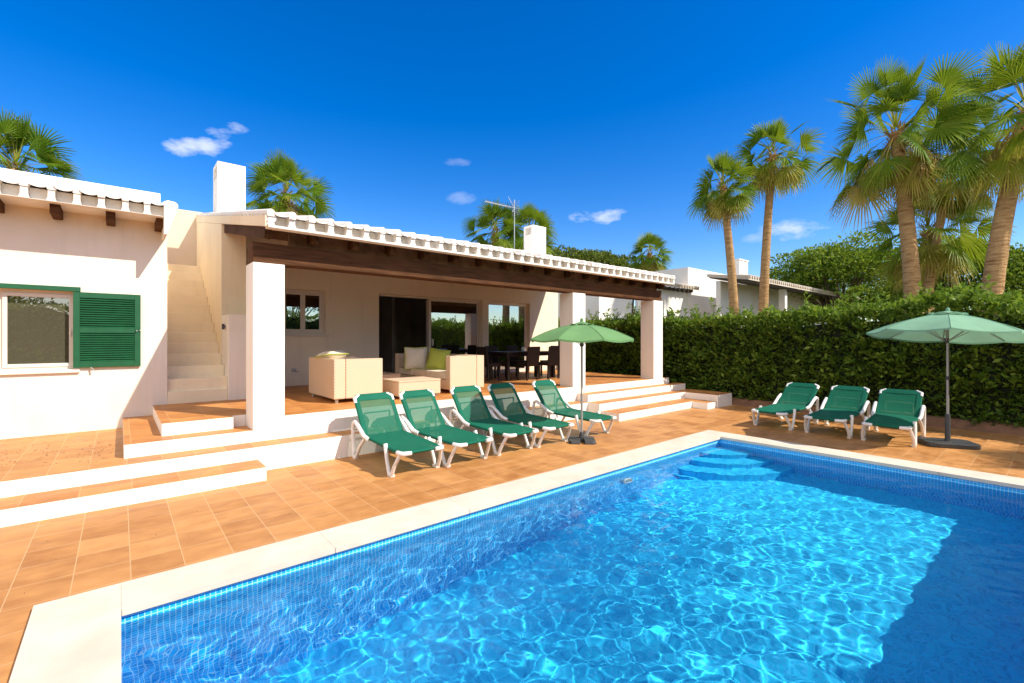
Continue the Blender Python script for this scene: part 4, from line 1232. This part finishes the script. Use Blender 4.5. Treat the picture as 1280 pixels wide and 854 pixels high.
# ------------------------------------------------------------------ neighbouring house behind the hedge
nb = thing('neighbour_house', 'white neighbouring house with a long low roof and square chimney behind the hedge', 'house', (26, 13, 0))
def npart(name, mb, mat, parent=nb, bevel=0): return obj(name, mb, mat, parent, bevel, world=True)
def atY(u, v, y):
    r_ = FW + RT*((u-640)/578); k = y/r_.y; return r_.x*k, 1.75+(424-v)/578*k
NY = 13.4
xa, za = atY(860, 334, NY); xb, zb_ = atY(916, 346, NY)
mb = MB(); mb.box(xa, xb, NY, NY+3.5, 0, za); npart('wall', mb, M['nb_white'], bevel=.03)
x1_, z1_ = atY(918, 338, 12.2); x2_, z2_ = atY(938, 352, 12.2)
mb = MB(); mb.box(xb-.2, x2_+.3, 12.6, 16, 0, za-.35); npart('wall', mb, M['nb_white'], bevel=.03)
xc0, zc0 = atY(924, 325, 12.9); xc1, _ = atY(935, 325, 12.9)
mb = MB(); mb.box(xc0, xc1, 12.9, 13.5, 3.5, zc0); mb.box(xc0-.06, xc1+.06, 12.85, 13.55, zc0+.001, zc0+.08); npart('chimney', mb, M['nb_white'], bevel=.02)
# long low roof running away to the right
RY = 10.2
xl, zl = atY(936, 353, RY); xr_, zr_ = atY(1087, 376, RY)
zr_ = (zl+zr_)/2
mb = MB(); mb.prism([(RY,zr_-.02),(RY+2.2,zr_+.33),(RY+2.2,zr_+.50),(RY,zr_+.16)], xl, xr_, 'x'); rf = npart('roof', mb, M['nb_roof'])
mb = MB(); mb.prism([(RY+.05,zr_-.06),(RY+2.1,zr_+.26),(RY+2.1,zr_+.31),(RY+.05,zr_-.03)], xl+.05, xr_-.05, 'x'); npart('soffit', mb, M['nb_dark'], rf)
mb = MB()
nn = int((xr_-xl)/.3)
for i in range(nn): 
    x = xl+.15+i*.3; mb.tube([(x,RY-.05,zr_+.15),(x,RY+.8,zr_+.28)], .09, 8)
npart('roof_tiles', mb, M['nb_roof'], rf)
mb = MB(); mb.box(xl+.3, xl+4.2, RY+1.6, RY+1.85, 0, zr_+.1); mb.box(xl+6.0, xl+6.35, RY+.4, RY+.75, 0, zr_-.05); mb.box(xr_-1.6, xr_-1.25, RY+.4, RY+.75, 0, zr_-.05); mb.box(xl+4.2, xr_-.5, RY+1.9, RY+2.1, 0, zr_+.25)
npart('porch_wall', mb, M['nb_white'])
mb = MB(); mb.box(xl+.7, xl+1.5, RY+1.57, RY+1.6, 1.8, 3.1); npart('window', mb, M['win_dark'])
# low annexe with its own little tiled eave
AY = 13.0
xt0, zt0 = atY(842, 357, AY); xt1, zt1 = atY(874, 362, AY)
zt = (zt0+zt1)/2
mb = MB(); mb.prism([(AY,zt-.06),(AY+.9,zt+.18),(AY+.9,zt+.26),(AY,zt+.06)], xt0-2.2, xt1, 'x')
for i in range(int((xt1-xt0+2.2)/.27)): x = xt0-2.1+i*.27; mb.tube([(x,AY-.06,zt+.05),(x,AY+.85,zt+.29)], .085, 8)
npart('annexe_roof', mb, M['nb_roof'])
mb = MB()
for i in range(10): x = xt0-2.0+i*.45; mb.box(x-.05, x+.05, AY+.05, AY+.5, zt-.2, zt-.065)
npart('annexe_rafters', mb, M['nb_dark'])
mb = MB(); mb.box(xt0-2.0, xt1-.25, AY+.45, AY+.8, 0, zt-.02); mb.box(17.8, xt0-2.0, AY+1.2, AY+1.5, 0, zt-.25); mb.box(17.5, 17.8, AY+1.2, AY+5, 0, zt-.22)
npart('annexe_wall', mb, M['nb_white'])
mb = MB(); mb.box(xt0+.1, xt0+.75, AY+.42, AY+.449, 2.3, 3.2); npart('window', mb, M['win_dark'])

# ------------------------------------------------------------------ camera, sun, sky
cam = bpy.data.cameras.new('camera'); co = bpy.data.objects.new('camera', cam); COL.objects.link(co); SC.camera = co
cam.lens = 36*578/1280; cam.sensor_width = 36; cam.shift_y = -3/1280; cam.clip_end = 2000; cam.clip_start = .05
co.location = (0, 0, 1.75); co.rotation_euler = (PI/2, 0, -R(90-49.72))
SUN = Vector((.47, -.88, .93)).normalized()
sl = bpy.data.lights.new('sun', 'SUN'); sl.energy = 4.0; sl.angle = R(.5); sl.color = (1, .915, .78)
sl.cycles.is_caustics_light = True
so = bpy.data.objects.new('sun', sl); COL.objects.link(so); so.rotation_euler = SUN.to_track_quat('Z', 'Y').to_euler(); so.location = (20, -25, 36)
w = bpy.data.worlds.new('World'); SC.world = w; w.use_nodes = True
nt = w.node_tree; bg = nt.nodes['Background']
sky = nt.nodes.new('ShaderNodeTexSky'); sky.sky_type = 'NISHITA'; sky.sun_disc = False
sky.sun_elevation = math.asin(SUN.z); sky.sun_rotation = math.atan2(SUN.x, SUN.y); sky.air_density = 1.0; sky.dust_density = .3; sky.ozone_density = 3.0
hs = nt.nodes.new('ShaderNodeHueSaturation'); hs.inputs['Saturation'].default_value = 1.47; hs.inputs['Hue'].default_value = .514
nt.links.new(sky.outputs[0], hs.inputs['Color'])
# a few small fair-weather clouds at fixed bearings
geo = nt.nodes.new('ShaderNodeTexCoord')
def vm(op, a, b=None):
    n = nt.nodes.new('ShaderNodeVectorMath'); n.operation = op
    if isinstance(a, tuple): n.inputs[0].default_value = a
    else: nt.links.new(a, n.inputs[0])
    if b is not None:
        if isinstance(b, tuple): n.inputs[1].default_value = b
        else: nt.links.new(b, n.inputs[1])
    return n
def mt(op, a, b=None, clamp=False):
    n = nt.nodes.new('ShaderNodeMath'); n.operation = op; n.use_clamp = clamp
    for i, x in enumerate((a, b)):
        if x is None: continue
        if isinstance(x, (int, float)): n.inputs[i].default_value = x
        else: nt.links.new(x, n.inputs[i])
    return n.outputs[0]
DIR = geo.outputs['Generated']
nz = nt.nodes.new('ShaderNodeTexNoise'); nz.inputs['Scale'].default_value = 22; nz.inputs['Detail'].default_value = 7; nz.inputs['Roughness'].default_value = .6
mpn = nt.nodes.new('ShaderNodeMapping'); mpn.inputs['Scale'].default_value = (1,1,2.2); nt.links.new(DIR, mpn.inputs[0]); nt.links.new(mpn.outputs[0], nz.inputs['Vector'])
tot = None
for u, v, ru, rv, st in ((248,184,46,17,1.0),(287,163,38,13,.7),(752,270,48,14,.8),(985,288,50,17,.75),(572,203,24,8,.22),(578,249,28,12,.25),(945,298,22,9,.3),(1000,280,30,10,.4)):
    d = Vector((FW.x+RT.x*(u-640)/578, FW.y+RT.y*(u-640)/578, (424-v)/578)).normalized()
    e1 = Vector((RT.x, RT.y, 0)); e1 = (e1-d*e1.dot(d)).normalized(); e2 = d.cross(e1).normalized()
    asp = d.dot(Vector((FW.x,FW.y,0)))
    su, sv = ru/578*asp, rv/578*asp
    a = mt('DIVIDE', vm('DOT_PRODUCT', vm('SUBTRACT', DIR, tuple(d)).outputs[0], tuple(e1)).outputs['Value'], su)
    b = mt('DIVIDE', vm('DOT_PRODUCT', vm('SUBTRACT', DIR, tuple(d)).outputs[0], tuple(e2)).outputs['Value'], sv)
    fwd = mt('GREATER_THAN', vm('DOT_PRODUCT', DIR, tuple(d)).outputs['Value'], .5)
    r2 = mt('ADD', mt('MULTIPLY', a, a), mt('MULTIPLY', b, b))
    m = mt('MULTIPLY', mt('SUBTRACT', 1, r2, True), fwd)
    dens = mt('SUBTRACT', mt('ADD', mt('MULTIPLY', m, .9), mt('MULTIPLY', nz.outputs['Fac'], 2.0)), 1.45, True)
    dens = mt('MULTIPLY', mt('MULTIPLY', dens, 1.35*st), mt('GREATER_THAN', m, .001), True)
    tot = dens if tot is None else mt('MAXIMUM', tot, dens)
mxc = nt.nodes.new('ShaderNodeMix'); mxc.data_type = 'RGBA'; nt.links.new(mt('MULTIPLY', tot, .92), mxc.inputs[0])
nt.links.new(hs.outputs[0], mxc.inputs[6]); mxc.inputs[7].default_value = (5.0, 5.3, 6.0, 1)
# added fill light: unseen bright cloud bank low behind the camera, lifts shaded faces
wd = Vector((-.78, -.58, .30)).normalized()
wm = mt('MULTIPLY', mt('SUBTRACT', vm('DOT_PRODUCT', DIR, tuple(wd)).outputs['Value'], .38), 2.6, True)
nw = nt.nodes.new('ShaderNodeTexNoise'); nw.inputs['Scale'].default_value = 3.2; nw.inputs['Detail'].default_value = 8; nw.inputs['Roughness'].default_value = .6
nt.links.new(DIR, nw.inputs['Vector'])
wc = mt('MULTIPLY', wm, mt('MULTIPLY', mt('SUBTRACT', nw.outputs['Fac'], .36), 5.0, True), True)
mxw = nt.nodes.new('ShaderNodeMix'); mxw.data_type = 'RGBA'; nt.links.new(wc, mxw.inputs[0])
nt.links.new(mxc.outputs[2], mxw.inputs[6]); mxw.inputs[7].default_value = (11.5, 10.4, 8.8, 1)
nt.links.new(mxw.outputs[2], bg.inputs[0]); bg.inputs[1].default_value = .122
SC.view_settings.view_transform = 'Standard'; SC.view_settings.look = 'None'; SC.view_settings.gamma = 1; SC.view_settings.exposure = .75
try: SC.view_settings.use_curve_mapping = False
except Exception: pass
cy = SC.cycles
cy.use_denoising = True; cy.max_bounces = 16; cy.diffuse_bounces = 8; cy.glossy_bounces = 4; cy.transmission_bounces = 10; cy.transparent_max_bounces = 12
cy.caustics_refractive = True; cy.caustics_reflective = False; cy.sample_clamp_indirect = 8
